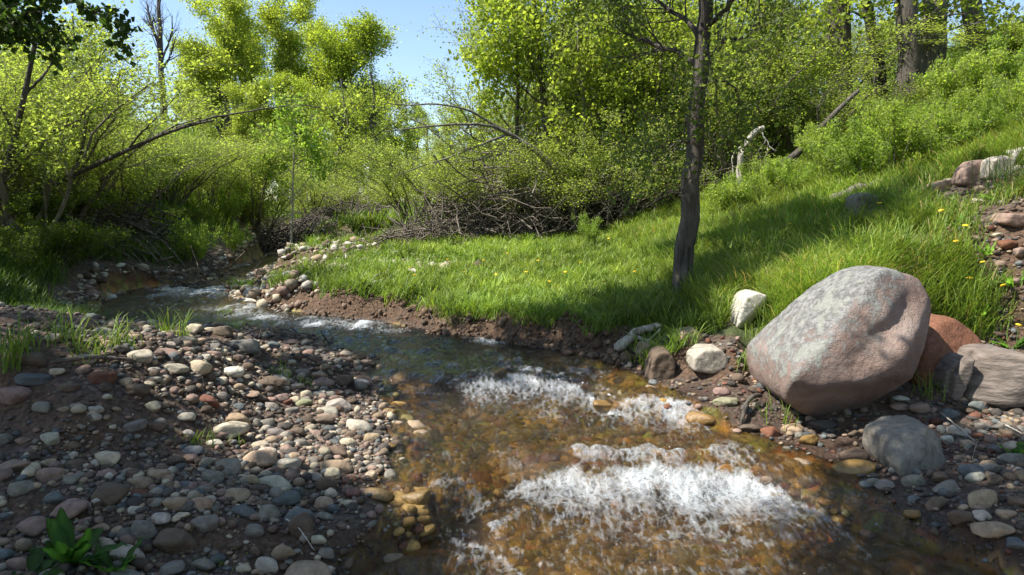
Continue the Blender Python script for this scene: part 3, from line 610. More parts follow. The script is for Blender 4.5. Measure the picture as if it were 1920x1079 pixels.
RC = [((1352, 732, 33, 22), 'pink', 'pale pink cobble left of the boulder at the waterline', 'pale pink cobble', 0),
 ((1360, 752, 48, 21), 'greenish', 'pale greenish flat cobble in the shallows left of the boulder', 'greenish flat cobble', 0),
 ((1445, 807, 38, 30), 'rust', 'rust brown round cobble under the tip of the boulder', 'rust round cobble', 0),
 ((1487, 802, 50, 28), 'tan', 'tan oval cobble under the boulder by the water', 'tan oval shore cobble', 0),
 ((1516, 824, 40, 28), 'golden', 'golden cobble at the waterline under the boulder', 'golden shore cobble', 0),
 ((1405, 800, 40, 20), 'brown', 'brown flat stone left of the rust round cobble', 'brown flat shore stone', 0),
 ((1543, 795, 56, 26), 'dark', 'dark slanted slab beneath the boulder', 'dark slab', 0),
 ((1602, 812, 30, 20), 'brown', 'small brown cobble right of the dark slab', 'small brown shore cobble', 0),
 ((1780, 775, 40, 27), 'bluegrey', 'blue grey cobble above and right of the mossy boulder', 'blue grey shore cobble', 0),
 ((1832, 760, 38, 24), 'bluegrey', 'bluish oval cobble below the brown layered rock', 'bluish oval cobble', 0),
 ((1720, 762, 40, 25), 'pink', 'pinkish cobble above the mossy boulder', 'pinkish shore cobble', 0),
 ((1688, 762, 36, 17), 'pink', 'flat pinkish stone left of the pinkish cobble under the boulder', 'flat pinkish stone', 0),
 ((1690, 746, 38, 10), 'white', 'flat white stone in the shade under the boulder', 'flat white stone', 0),
 ((1775, 822, 24, 22), 'white', 'small whitish stone right of the mossy boulder', 'small whitish stone', 0),
 ((1775, 912, 50, 30), 'grey', 'light grey oval cobble below the mossy boulder', 'light grey shore cobble', 0),
 ((1755, 940, 44, 34), 'brown', 'brown grey cobble left of and below the light grey oval one', 'brown grey shore cobble', 0),
 ((1802, 967, 55, 32), 'brown', 'brown wide cobble in the lower right corner', 'brown wide cobble', 0),
 ((1842, 963, 34, 28), 'pale', 'pale cobble right of the brown wide cobble', 'pale corner cobble', 0),
 ((1862, 988, 75, 28), 'tan', 'tan flat slab in the lower right corner', 'tan corner slab', 0),
 ((1905, 1015, 38, 28), 'bluegrey', 'blue grey cobble at the right edge near the bottom', 'blue grey edge cobble', 0),
 ((1600, 875, 92, 26), 'golden', 'long golden wet slab in the shallows left of the mossy boulder', 'long golden slab', 1),
 ((1315, 782, 62, 44), 'golden', 'large golden wet rock in the rapids left of the boulder', 'large golden rock', 1),
 ((1710, 965, 42, 24), 'golden', 'bright golden stone under the shallows at lower right', 'golden shallow stone', 1),
 ((1410, 857, 30, 16), 'golden', 'small golden stone showing in the stream middle right', 'small golden stone', 1),
 ((708, 925, 56, 40), 'golden', 'golden wet rock washed by the stream at the left waterline', 'golden washed rock', 1),
 ((780, 928, 60, 38), 'golden', 'second golden wet rock farther into the stream', 'golden midstream rock', 1),
 ((1130, 755, 50, 20), 'golden', 'golden rock under the upper rapid', 'golden rapid rock', 1)]
for (b, c_, lb, sh) in LC: cobble(*b, c_, lb, sh, wet=('wet' in lb))
for (b, c_, lb, sh, w_) in RC: cobble(*b, c_, lb, sh, wet=bool(w_))
land = [q for q in placed if q[3]]
for b, c_, lb in [((1700, 372, 26, 16), 'tan', 'small tan stone lying in the slope grass below the shrubs'), ((1765, 385, 30, 20), 'pale', 'pale stone at the lower edge of the slope outcrop'), ((1795, 372, 26, 18), 'pink', 'pinkish stone under the left end of the outcrop'), ((1835, 378, 34, 20), 'cream', 'cream stone in the bare patch below the outcrop'), ((1860, 362, 24, 16), 'tan', 'little tan stone below the blocky outcrop rock'), ((1905, 345, 34, 22), 'pink', 'pink stone at the right edge below the outcrop'), ((1890, 455, 36, 24), 'rust', 'rusty stone in the bare slope at the right edge'), ((1915, 470, 30, 26), 'pink', 'pinkish stone right of the rusty slope stone'), ((1870, 440, 22, 14), 'cream', 'tiny cream stone above the rusty slope stone'), ((1830, 445, 26, 14), 'tan', 'flat tan stone in the middle of the bare slope'), ((1745, 455, 24, 16), 'pale', 'pale stone in the grass above the boulder'), ((1530, 545, 26, 18), 'tan', 'tan stone in the turf at the left shoulder of the boulder'), ((1780, 340, 26, 18), 'cream', 'cream stone at the upper left of the outcrop'), ((1850, 325, 22, 16), 'white', 'small white stone between the outcrop rocks')]:
    cobble(*b, c_, lb)
# more cobbles, each named from the landmark stone it lies next to
usedlab = set(); cnt = len(placed)
zonesL = [(0, 700, 700, 1079, 150), (0, 720, 640, 760, 40)]; tries = 0
def candidates():
    while True:
        k = rr.random()
        if k < .64: yield rr.uniform(0, 640), rr.uniform(700, 1079)
        elif k < .78: yield rr.uniform(100, 690), rr.uniform(610, 720)
        else: yield rr.uniform(1560, 1920), rr.uniform(740, 1000)
cc_ = ['grey']*5+['brown']*4+['pale']*4+['pink']*3+['tan']*3+['bluegrey']*2+['red', 'dark', 'cream', 'cream']
cn = dict(grey='grey', brown='brown', pale='pale', pink='pinkish', tan='tan', bluegrey='blue grey', red='red brown', dark='dark', cream='cream', rust='rust')
BIG = [(2.15, 4.5, .55), (3.0, 4.9, .35), (3.3, 4.7, .3), (2.2, 3.85, .28)]
for px, py in candidates():
    tries += 1
    if cnt >= 296 or tries > 9000: break
    g = ground(px, py); f = fields(np.array([g[0]]), np.array([g[1]]))
    if f[1][0] < 0.02: continue
    near = 1 if py > 850 else 0
    wpx = rr.uniform(23, 56)*(1.15 if near else .85)*(.7 if py < 700 else 1)
    a = wpx*g[1]/FPX/2
    if g[0] < -1.3 and 3.2 < g[1] < 3.95 and rr.random() < .85: continue
    if any((g[0]-q[0])**2+(g[1]-q[1])**2 < ((a+q[2])*.93)**2 for q in placed): continue
    if any((g[0]-q[0])**2+(g[1]-q[1])**2 < (q[2])**2 for q in BIG): continue
    ds = sorted(land, key=lambda q: (q[4]-px)**2+(q[5]-py)**2)
    col = rr.choice(cc_); size = 'small' if wpx < 26 else 'medium' if wpx < 38 else 'large'; lab = None
    for sh in ('rounded', 'flat', 'angular', 'oval', 'lumpy'):
        for q in ds[:3]:
            dx, dy = px-q[4], py-q[5]
            rel = ('right of' if dx > 0 else 'left of') if abs(dx) > abs(dy)*1.3 else ('in front of' if dy > 0 else 'behind')
            s = f'{size} {cn[col]} {sh} cobble {rel} the {q[3]}'
            if s not in usedlab: lab = s; break
        if lab: break
    if not lab: continue
    usedlab.add(lab); cobble(px, py, wpx, wpx*rr.uniform(.55, .8), col, lab); cnt += 1

# loose pebbles: nobody could count them
def pebble_field(name, X, Y, size, sub, mat, colors, sink=0.25, seed=0, zfun=None, flat=.62):
    rg = np.random.default_rng(seed); n = len(X); V0, F0 = ICO[sub]; nv = len(V0)
    Z = (fields(X, Y)[0] if zfun is None else zfun(X, Y))
    sc = np.stack([np.ones(n), rg.uniform(.6, .95, n), rg.uniform(.4, .8, n)*flat/.62], 1)*size[:, None]
    pts = V0[None]*(1+0.16*rg.normal(size=(n, nv, 1))*(0.6 if sub > 1 else 1.0)*.7)*sc[:, None, :]
    az = rg.uniform(0, 2*np.pi, n); tl = rg.uniform(-.35, .35, n)
    c, s = np.cos(tl)[:, None], np.sin(tl)[:, None]; x = pts[..., 0]*c - pts[..., 2]*s; z = pts[..., 0]*s + pts[..., 2]*c; y = pts[..., 1]
    c, s = np.cos(az)[:, None], np.sin(az)[:, None]
    P = np.stack([x*c-y*s + X[:, None], x*s+y*c + Y[:, None], z + (Z + sc[:, 2]*(1-2*sink))[:, None]], -1).reshape(-1, 3)
    Fa = (F0[None] + (np.arange(n)*nv)[:, None, None]).reshape(-1, 3)
    pal = np.array([COL[k] for k in colors]); ci = pal[rg.integers(0, len(pal), n)]*rg.uniform(.6, 1.15, (n, 1))
    return mesh(name, P, Fa, mat, np.repeat(ci, nv, axis=0))
rg = np.random.default_rng(77)
def fan(n, y0, y1, t0, t1, rg, pw=1.0):
    y = np.exp(rg.uniform(math.log(y0), math.log(y1), n)); t = rg.uniform(t0, t1, n); return t*y, y
X, Y = fan(90000, 2.3, 9.0, -.78, .2, rg); z, d, r_ = fields(X, Y)
k = (~r_) & (d > -0.06) & (grassmask(X, Y, d, r_) < .5) & (X > -5.2)
dens = 0.16+0.84*S((fbm(X*1.5, Y*1.5, 0, 3, 90)+.28)/.5); face = S((-1.1-X)/.5)*np.exp(-((Y-3.55)/.36)**2)
k &= rg.random(len(X)) < dens*(1-.9*face)
X, Y = X[k][:19000], Y[k][:19000]
tag(link('gravel', pebble_field('gravel', X, Y, np.clip(rg.lognormal(-4.6, .55, len(X)), .004, .04)*(.6+.12*Y), 2, M_peb, ['grey', 'brown', 'brown', 'pale', 'pink', 'tan', 'brown', 'bluegrey', 'brown', 'cream', 'dark', 'pink', 'dark'], seed=1)),
    'loose gravel and small pebbles covering the left bar', 'gravel', kind='stuff')
X, Y = fan(42000, 2.6, 8.6, .15, .8, rg); z, d, r_ = fields(X, Y)
k = r_ & (d > -0.05) & (grassmask(X, Y, d, r_) < .5) & (rg.random(len(X)) < .12+.7*S((fbm(X*1.6, Y*1.6, 0, 3, 91)+.15)/.5)); X, Y = X[k][:10000], Y[k][:10000]
tag(link('gravel', pebble_field('gravel', X, Y, np.clip(rg.lognormal(-4.45, .55, len(X)), .004, .045)*(.6+.1*Y), 2, M_peb, ['grey', 'brown', 'brown', 'dark', 'pink', 'tan', 'bluegrey', 'red', 'dark'], seed=2)),
    'loose gravel and pebbles on the right shore', 'gravel', kind='stuff')
X, Y = fan(30000, 2.4, 8, -.5, .75, rg); z, d, r_ = fields(X, Y); k = (d < -.10) & (Y < 6.5); X, Y = X[k][:6500], Y[k][:6500]
tag(link('streambed_stones', pebble_field('streambed_stones', X, Y, np.clip(rg.lognormal(-3.5, .5, len(X)), .01, .09), 2, M_peb, ['amber', 'amber', 'golden', 'moss', 'rust', 'moss', 'amber', 'tan', 'brown'], sink=.45, seed=3, flat=.5)),
    'golden brown stones lying under the clear water', 'streambed stones', kind='stuff')
X, Y = fan(30000, 8.5, 18, -.75, .25, rg); z, d, r_ = fields(X, Y); k = (d > -.1) & (d < np.where(r_, 2.4, .2)) & (grassmask(X, Y, d, r_) < .6) & (rg.random(len(X)) < .6); X, Y = X[k][:2600], Y[k][:2600]
tag(link('gravel', pebble_field('gravel', X, Y, np.clip(rg.lognormal(-3.3, .5, len(X)), .015, .11), 1, M_peb, ['pale', 'tan', 'pink', 'cream', 'brown', 'white'], seed=4)),
    'pale pebbles and crumbled stones along the far bends', 'gravel', kind='stuff')

X, Y = fan(40000, 5.4, 12, -.6, .35, rg); z, d, r_ = fields(X, Y); k = r_ & (d > -.04) & (d < .42+.5*S((Y-9)/1.5)) & (grassmask(X, Y, d, r_) < .7) & (rg.random(len(X)) < .3+.7*S(fbm(X*2, Y*2, 0, 3, 150)/.25)); X, Y = X[k][:1900], Y[k][:1900]
COL.update(soil=(.13, .085, .058), soil2=(.20, .135, .09), soil3=(.28, .20, .145))
tag(link('soil_clods', pebble_field('soil_clods', X, Y, np.clip(rg.lognormal(-4.35, .6, len(X)), .006, .07), 1, M_peb, ['soil', 'soil', 'soil2', 'soil3', 'soil2', 'brown'], seed=9, flat=.8)), 'crumbled brown soil clods along the foot of the cut bank', 'soil clods', kind='stuff')

# ------------------------------------------------------------------ wood: tubes and branching
def tubes(P, Rd, sides):
    """P (B,n,3) Rd (B,n) -> verts, quads"""
    B, n, _ = P.shape
    T = nrm(np.gradient(P, axis=1)); ref = np.where(np.abs(T[..., 2:3]) > .9, np.array([1., 0, 0]), np.array([0, 0, 1.]))
    U = nrm(np.cross(T, ref)); Wv = np.cross(T, U)
    a = np.arange(sides)/sides*2*np.pi
    V = P[:, :, None] + Rd[:, :, None, None]*(np.cos(a)[:, None]*U[:, :, None] + np.sin(a)[:, None]*Wv[:, :, None])
    b = np.arange(B)[:, None, None]*n*sides; i = np.arange(n-1)[None, :, None]*sides; j = np.arange(sides)[None, None, :]; j2 = (j+1) % sides
    F = np.stack(np.broadcast_arrays(b+i+j, b+i+j2, b+i+sides+j2, b+i+sides+j), -1).reshape(-1, 4)
    return V.reshape(-1, 3), F
def join(parts):
    V = []; F = []; o = 0
    for v, f in parts: V.append(v); F.append(f+o); o += len(v)
    return np.vstack(V), np.vstack(F)
def sample(P, u):
    n = P.shape[1]; q = np.clip(u, 0, .9999)*(n-1); i = q.astype(int); f = (q-i)[..., None] if P.ndim == 3 else (q-i)
    b = np.arange(P.shape[0])[:, None]
    return P[b, i]*(1-f) + P[b, np.minimum(i+1, n-1)]*f
def kids(P, Rd, k, u0, u1, length, ang, n, rg, up=.3, wig=.15, rs=.5, droop=0.0, taper=.7, pull=None):
    B = P.shape[0]; u = rg.uniform(u0, u1, (B, k)) if k > 3 else np.sort(rg.uniform(u0, u1, (B, k)), 1)
    base = sample(P, u); tan = nrm(sample(P, np.clip(u+.06, 0, 1)) - sample(P, np.clip(u-.06, 0, 1))); r0 = sample(Rd, u)*rs
    perp = rg.normal(size=tan.shape); perp = nrm(perp - (perp*tan).sum(-1, keepdims=True)*tan)
    a = np.radians(rg.normal(ang, ang*.25, (B, k)))[..., None]
    D = nrm(tan*np.cos(a) + perp*np.sin(a) + np.array([0, 0, up]))
    Ln = length*rg.uniform(.6, 1.25, (B, k))*(1-.45*np.clip((u-u0)/max(u1-u0, 1e-3), 0, 1)*taper)
    st = (Ln/(n-1))[..., None]; out = [base]; cur = base
    for i in range(n-1):
        D = nrm(D + wig*rg.normal(size=D.shape) + np.array([0, 0, up*.35 - droop*(i+1)/n]))
        cur = cur + D*st; out.append(cur)
    Q = np.stack(out, 2).reshape(B*k, n, 3)
    RR = (r0.reshape(-1)[:, None])*np.linspace(1, .25, n)[None]
    return Q, RR
def leaves(P, m, size, rg, base, var=.2, spread=.05, yel=.3, droop=0.3, clump=None, shape=.42, u0=0.0):
    """m leaves along each twig; returns verts, quads, colours"""
    B = P.shape[0]; u = rg.uniform(u0, 1, (B, m)); p = (sample(P, u) + rg.normal(size=(B, m, 3))*spread).reshape(-1, 3); n = len(p)
    D = nrm(rg.normal(size=(n, 3)) + np.array([0, 0, -droop])); Nn = rg.normal(size=(n, 3)) + np.array([-.25, 0, .5]); Nn = nrm(Nn-(Nn*D).sum(1, keepdims=True)*D); Sd = np.cross(D, Nn)
    s = size*rg.uniform(.4, 1.35, (n, 1))
    a = p; b = p + D*s*.45 + Sd*s*shape + Nn*s*.1; c = p + D*s; d = p + D*s*.45 - Sd*s*shape + Nn*s*.1
    V = np.stack([a, b, c, d], 1).reshape(-1, 3); F = np.arange(n*4).reshape(-1, 4)
    bc = np.array(base); cl = rg.normal(size=(B, 1))*.5*var; v = 1 + np.broadcast_to(cl, (B, m)).reshape(-1, 1) + var*rg.normal(size=(n, 1)); y = rg.random((n, 1))*yel
    col = np.clip(bc*v*(1 + y*np.array([.45, .15, .1])), .004, .8)
    return V, F, np.repeat(col, 4, axis=0)
def leafmesh(name, sets, mat=None):
    V = []; F = []; Cc = []; o = 0
    for v, f, c in sets: V.append(v); F.append(f+o); Cc.append(c); o += len(v)
    return mesh(name, np.vstack(V), np.vstack(F), mat or M_leaf, np.vstack(Cc), smooth=False)
def path(pts, n):
    pts = np.array(pts, float); s = np.concatenate([[0], np.cumsum(np.linalg.norm(np.diff(pts, axis=0), axis=1))]); q = np.linspace(0, s[-1], n)
    o = np.stack([np.interp(q, s, pts[:, i]) for i in range(3)], 1)
    for _ in range(2): o[1:-1] = .25*o[:-2]+.5*o[1:-1]+.25*o[2:]
    return o
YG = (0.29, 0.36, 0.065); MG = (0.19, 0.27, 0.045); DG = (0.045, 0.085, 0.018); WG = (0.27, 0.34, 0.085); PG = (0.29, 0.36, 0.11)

def tree_mesh(seed, hgt, spread, leafcol, leafsize, nl=14, trunk_r=None, limbs=13, u0=.28, bark=M_bark, lean=(0, 0), sub=(7, 7), yel=.4, up=.45, bare=False, ang=48, tp=.9, lspread=.12):
    rg = np.random.default_rng(seed); tr = trunk_r or hgt*.018
    P = path([(0, 0, -.3), (lean[0]*.2, lean[1]*.2, hgt*.3), (lean[0]*.6+rg.normal()*.12, lean[1]*.6, hgt*.65), (lean[0], lean[1], hgt)], 14)[None]
    P[0, 1:-1, :2] += rg.normal(size=(12, 2))*hgt*.006
    Rd = (tr*np.linspace(1.25, .22, 14))[None]; Rd[0, 0] *= 1.4
    w = [tubes(P, Rd, 12)]
    A, Ra = kids(P, Rd, limbs, u0, .97, spread, ang, 8, rg, up=up, wig=.13, rs=.55, taper=tp); w.append(tubes(A, Ra, 6))
    Bq, Rb = kids(A, Ra, sub[0], .25, 1, spread*.42, 42, 6, rg, up=.25, wig=.18, rs=.55); w.append(tubes(Bq, Rb, 4))
    Cq, Rc = kids(Bq, Rb, sub[1], .2, 1, spread*.2, 42, 4, rg, up=.1, wig=.2, rs=.5); w.append(tubes(Cq, np.maximum(Rc, .003 if hgt < 9 else .006), 3))
    V, F = join(w); wood = mesh('trunk', V, F, bark)
    if bare: return wood, None
    return wood, leafmesh('crown', [leaves(Cq, nl, leafsize, rg, leafcol, spread=lspread, yel=yel), leaves(Bq, nl//3, leafsize, rg, leafcol, spread=lspread, yel=yel)])
def shrub_mesh(seed, hgt, wid, leafcol, leafsize, nl=10, stems=14, sub=(7, 6), fan_=32, bark=M_twig, yel=.35, droop=.12, lspread=.06, sr=None):
    rg = np.random.default_rng(seed); P = []
    for i in range(stems):
        a = rg.uniform(0, 2*np.pi); t = math.radians(min(abs(rg.normal(0, fan_))+4, 80)); h = hgt*rg.uniform(.65, 1.0)*math.cos(t)**.3; r = min(math.tan(min(t, 1.1))*h, wid*.5*rg.uniform(.7, 1.1))
        b = np.array([math.cos(a), math.sin(a), 0])*wid*.05*rg.uniform(0, 2)
        P.append(path([b, b + np.array([math.cos(a)*r*.35, math.sin(a)*r*.35, h*.45]), b+np.array([math.cos(a)*r*.8, math.sin(a)*r*.8, h*.85]), b+np.array([math.cos(a)*r*1.25, math.sin(a)*r*1.25, h])], 10) + rg.normal(size=(10, 3))*hgt*.006)
    P = np.array(P); P[:, 0, 2] -= .2; sr = sr or hgt*.008
    Rd = sr*rg.uniform(.6, 1.3, (stems, 1))*np.linspace(1, .3, 10)[None]
    w = [tubes(P, Rd, 6)]
    A, Ra = kids(P, Rd, sub[0], .22, 1, hgt*.3, 32, 6, rg, up=.3, wig=.14, rs=.5, droop=droop); w.append(tubes(A, Ra, 4))
    Bq, Rb = kids(A, Ra, sub[1], .15, 1, hgt*.13, 38, 4, rg, up=.15, wig=.18, rs=.55, droop=droop); w.append(tubes(Bq, np.maximum(Rb, .0035), 3))
    V, F = join(w)
    return mesh('stems', V, F, bark), leafmesh('foliage', [leaves(Bq, nl, leafsize, rg, leafcol, spread=lspread, yel=yel, shape=.33), leaves(A, nl//2, leafsize, rg, leafcol, spread=lspread, yel=yel, shape=.33, u0=.3)])
def put(name, cat, parts, loc, rz, sc, label, group=None, pn=('trunk', 'crown')):
    sc = (sc, sc, sc) if isinstance(sc, (int, float)) else sc
    t_ = thing(name, label, cat, loc, rz, sc, group)
    for n_, me in zip(pn, parts):
        if me is not None: link(n_, me, t_)
    return t_

# --- far cottonwoods
cw = [tree_mesh(31, 13, 3.9, YG, .125, 31, .28, 22, .08, M_bark, (.4, 0), (8, 8), .55, .3, ang=56, lspread=.22),
      tree_mesh(32, 13, 3.9, YG, .125, 31, .28, 22, .08, M_bark, (-.3, 0), (8, 8), .6, .3, ang=56, lspread=.22),
      tree_mesh(33, 12, 4.5, (0.28, .355, .05), .125, 31, .28, 22, .08, M_bark, (.2, .3), (8, 8), .4, .25, ang=58, lspread=.22)]
def top_scale(px, Y, toppy, h0):
    q = at(px, Y, max(toppy, -120)); g = at(px, Y); g = np.array([q[0], Y, H(q[0], Y)]); return g, (CAMH+(q[2]-CAMH)*(1 if toppy > -120 else 1.15)-g[2])/h0
FT = [(415, 38, 40, 0, 'tall cottonwood with yellow green crown, leftmost of the tall row behind the stream', 1.0),
      (520, 40, 38, 1, 'tall dense green cottonwood in the middle of the tall row', .95),
      (655, 38, 62, 2, 'broad golden green cottonwood beside the open sky, rightmost of the tall row', 1.0),
      (590, 44, 90, 0, 'shorter cottonwood standing between the dense and the broad cottonwoods', .8),
      (455, 45, 60, 2, 'cottonwood mostly hidden behind the leftmost tall one', .8),
      (385, 41, 130, 1, 'lower cottonwood at the left shoulder of the tall row', 1.0), (695, 42, 190, 0, 'lower cottonwood at the right shoulder of the tall row', .9), (560, 36, 165, 2, 'low golden green cottonwood in front of the tall row', 1.1), (465, 35, 190, 0, 'low cottonwood in front of the leftmost tall one', 1.1), (640, 34, 200, 1, 'low cottonwood in front of the broad golden one', 1.1)]
for px, Y, tp, k, lb, ws in FT:
    g, s = top_scale(px, Y, tp, 13.2 if k < 2 else 12.6); put('cottonwood_tree', 'tree', cw[k], g, rr.uniform(0, 6), (s*ws*1.2, s*ws*1.2, s), lb, 'tall cottonwoods beyond the stream')
lt = [tree_mesh(35, 9, 2.4, PG, .10, 9, .14, 13, .2, M_barkgrey, (.3, 0), (6, 6), .3, .4, lspread=.15),
      tree_mesh(36, 9, 2.6, WG, .13, 11, .14, 13, .15, M_bark, (-.2, 0), (7, 7), .4, .35, lspread=.15),
      tree_mesh(37, 8, 2.8, MG, .11, 16, .15, 13, .12, M_bark, (0, 0), (7, 7), .3, .3, lspread=.15)]
bt = tree_mesh(41, 16, 4.6, YG, .1, 0, .36, 16, .3, M_bark, (.5, 0), (7, 6), bare=True, up=.4, ang=38, tp=.3)
g, s = top_scale(290, 32, -80, 16); put('bare_tree', 'tree', bt, g, 1.2, (s*.85, s*.85, s), 'tall leafless tree with fine forking branches against the sky at left')
MT = [(325, 42, 165, 0, 'pale thin tree between the leafless tree and the tall cottonwoods'), (175, 34, 100, 0, 'pale airy tree behind the willows at upper left'), (120, 30, 60, 1, 'leafy tree rising behind the willows at far left'),
      (40, 24, 20, 1, 'green tree in the top left corner behind the willows'), (235, 40, 185, 1, 'low bushy tree below the leafless tree'), (370, 34, 215, 1, 'mid green tree in front of the leftmost tall cottonwood'), (700, 30, 255, 0, 'thin pale tree right of the broad cottonwood'),
      (745, 33, 225, 1, 'slender tree at the right end of the distant gap'), (800, 26, 215, 0, 'thin pale tree against the sky left of the willow thicket'), (850, 24, 225, 1, 'small airy tree left of the willow thicket'), (900, 22, 185, 0, 'feathery tree at the left shoulder of the willow thicket'), (620, 29, 260, 2, 'dark trunked bushy tree under the broad cottonwood'), (480, 33, 250, 1, 'green tree under the dense cottonwood'), (555, 30, 270, 2, 'dark bushy tree behind the young white stemmed tree'),
      (760, 38, 200, 1, 'leafy tree closing the gap below the open sky'), (820, 36, 240, 1, 'bushy tree beyond the arching bare limbs'), (720, 27, 290, 1, 'small leafy tree at the end of the meadow'), (290, 36, 200, 1, 'leafy tree to the right below the leafless tree'), (150, 38, 130, 1, 'pale green tree at the left of the leafless tree'), (290, 30, 265, 2, 'green bushy tree behind the stream bend'), (10, 18, -40, 2, 'dense tree at the left edge of the photo')]
for px, Y, tp, k, lb in MT:
    g, s = top_scale(px, Y, tp, 9.3); put('slender_tree', 'tree', lt[k], g, rr.uniform(0, 6), (s*1.05, s*1.05, s), lb, 'smaller trees beyond the stream')
# far belt of trees closing the view
pos_ = ['at the far left edge', 'behind the leaning trunk', 'behind the forked thin trunk', 'behind the dark stemmed willow clump', 'below the leafless tree', 'behind the pale thin tree', 'behind the leftmost tall cottonwood', 'behind the young white stemmed tree', 'behind the shorter cottonwood', 'behind the broad golden cottonwood', 'in the distant gap', 'at the tips of the arching bare limbs', 'below the open sky',
        'behind the arching tree', 'behind the slim straight tree', 'behind the tallest willow', 'behind the middle of the central thicket', 'behind the alone standing dark tree', 'behind the broken snag', 'behind the dark leafy cottonwood trunk', 'behind the leaning right hand trunk', 'behind the thick furrowed trunk', 'behind the paired grey trunks', 'behind the rightmost big trunk', 'at the far right edge']
for i in range(25):
    px = -30 + i*82 + rr.uniform(-20, 20); Y = rr.uniform(48, 62); k = rr.choice([1, 2]); g = at(px, Y)
    tp = 235+rr.uniform(-30, 40) if px < 1250 else rr.uniform(40, 120)
    g, s = top_scale(px, Y, tp, 9.3); s = max(s, .6)
    put('distant_tree', 'tree', lt[k], g, rr.uniform(0, 6), (s*1.7, s*1.7, s), 'distant green tree ' + pos_[i], 'far belt of trees')

# --- willow shrubs
ws_ = [shrub_mesh(51, 4.4, 4.0, WG, .056, 23, 19, (8, 7), lspread=.11), shrub_mesh(52, 3.6, 4.4, (0.26, .325, .08), .054, 23, 19, (8, 7), 40, lspread=.11), shrub_mesh(53, 5.6, 4.4, (0.27, .34, .075), .058, 21, 17, (9, 8), 24, lspread=.13)]
SH = [(215, 12.5, 235, 0, 'dark stemmed willow clump overhanging the left bank of the stream', 'willow'), (95, 11, 150, 2, 'tall willow at the left behind the leaning trunk', 'willow'), (20, 9.5, 110, 2, 'willow at the far left edge', 'willow'), (310, 15.5, 265, 0, 'bushy willow right of the dark stemmed clump', 'willow'),
      (395, 17, 285, 1, 'rounded willow behind the gravelly bend', 'willow'), (470, 17.5, 275, 0, 'yellow green willow left of the young white stemmed tree', 'willow'), (140, 16, 165, 2, 'tall willow behind the left clumps', 'willow'), (265, 19, 250, 2, 'willow rising behind the stream bend', 'willow'), (60, 14, 60, 2, 'highest willow in the upper left', 'willow'),
      (590, 22, 330, 1, 'small willow in the distant gap', 'willow'), (775, 17.5, 300, 1, 'bright willow bush above the brush pile', 'willow'), (850, 16.5, 270, 0, 'leafy willow behind the arching bare limbs', 'willow'), (700, 24, 345, 1, 'low willow at the end of the meadow', 'willow'),
      (955, 16, 150, 2, 'tall willow at the left of the central thicket', 'willow'), (1030, 17, -20, 2, 'tallest willow of the central thicket', 'willow'), (1100, 15.5, 40, 2, 'willow in the middle of the central thicket', 'willow'), (1180, 16.5, 0, 2, 'willow right of the middle of the central thicket', 'willow'), (1250, 14.5, 110, 0, 'willow just left of the dark tree trunk', 'willow'), (960, 14, 290, 1, 'low willow rooted behind the brush pile', 'willow'), (1150, 13.3, 240, 1, 'dark based low willow at the back of the meadow', 'willow'),
      (1370, 13.5, 120, 2, 'leafy willow right of the dark tree trunk', 'willow'), (1450, 14.5, 80, 2, 'willow behind the broken snag', 'willow'), (1530, 13, 150, 0, 'willow in front of the ivy dark trunk', 'willow'), (1340, 18, -30, 2, 'tall willow behind the dark tree at right', 'willow'), (1560, 18, 20, 2, 'tall willow behind the right hand trunks', 'willow'), (1960, 13, 40, 2, 'bushy willow at the upper right edge', 'willow'), (1790, 21, 100, 0, 'willow far behind the paired grey trunks', 'willow'), (1650, 20, 60, 0, 'willow far behind the leaning right hand trunk', 'willow')]
for px, Y, tp, k, lb, cat in SH:
    g, s = top_scale(px, Y, tp, (4.2, 3.2, 5.3)[k]); wsc = max(min(s, 1.5), .8)
    put('willow_shrub', 'willow', ws_[k], g, rr.uniform(0, 6), (wsc, wsc, s), lb, 'willows along the stream', ('stems', 'foliage'))
# low light green shrubs on the right slope
ss_ = [shrub_mesh(61, 1.5, 1.9, (0.28, .37, .075), .07, 9, 13, (6, 6), 30, lspread=.06), shrub_mesh(62, 1.3, 1.8, (0.23, .33, .065), .065, 9, 12, (6, 6), 36, lspread=.06)]
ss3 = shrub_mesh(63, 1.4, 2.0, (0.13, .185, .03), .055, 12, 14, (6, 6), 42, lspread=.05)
SS = [(1440, 385, 330, 'light green shrub at the top of the shaded grass'), (1500, 372, 305, 'rounded light green shrub left of the grey slope rock'), (1565, 360, 265, 'leafy shrub above the fallen log'), (1625, 350, 235, 'shrub behind the grey slope rock'), (1685, 335, 225, 'bright shrub below the leaning trunk'), (1745, 318, 205, 'leafy shrub on the slope under the thick trunk'), (1800, 300, 215, 'tall leafy shrub under the paired trunks'), (1855, 272, 190, 'shrub near the top of the slope at right'), (1915, 250, 170, 'shrub at the right edge of the slope'),
      (1470, 350, 290, 'shrub in the second row above the shaded grass'), (1540, 330, 265, 'second row shrub left of the leaning trunk'), (1605, 315, 245, 'second row shrub at the foot of the leaning trunk'), (1670, 300, 230, 'shrub around the foot of the thick trunk'), (1735, 285, 215, 'second row shrub between the big trunks'), (1810, 260, 190, 'second row shrub below the rightmost trunk'), (1890, 230, 150, 'upper shrub at the right edge'), (1850, 220, 110, 'upper shrub below the sky gap at right'), (1905, 200, 60, 'highest shrub at the right edge'), (1780, 240, 140, 'upper shrub between the rightmost trunks'), (1395, 400, 335, 'shrub below the broken snag'), (1350, 420, 365, 'small shrub just right of the dark tree')]
SS = [(a, float(min(ground(a, b)[1], 13)), c, d) for a, b, c, d in SS]
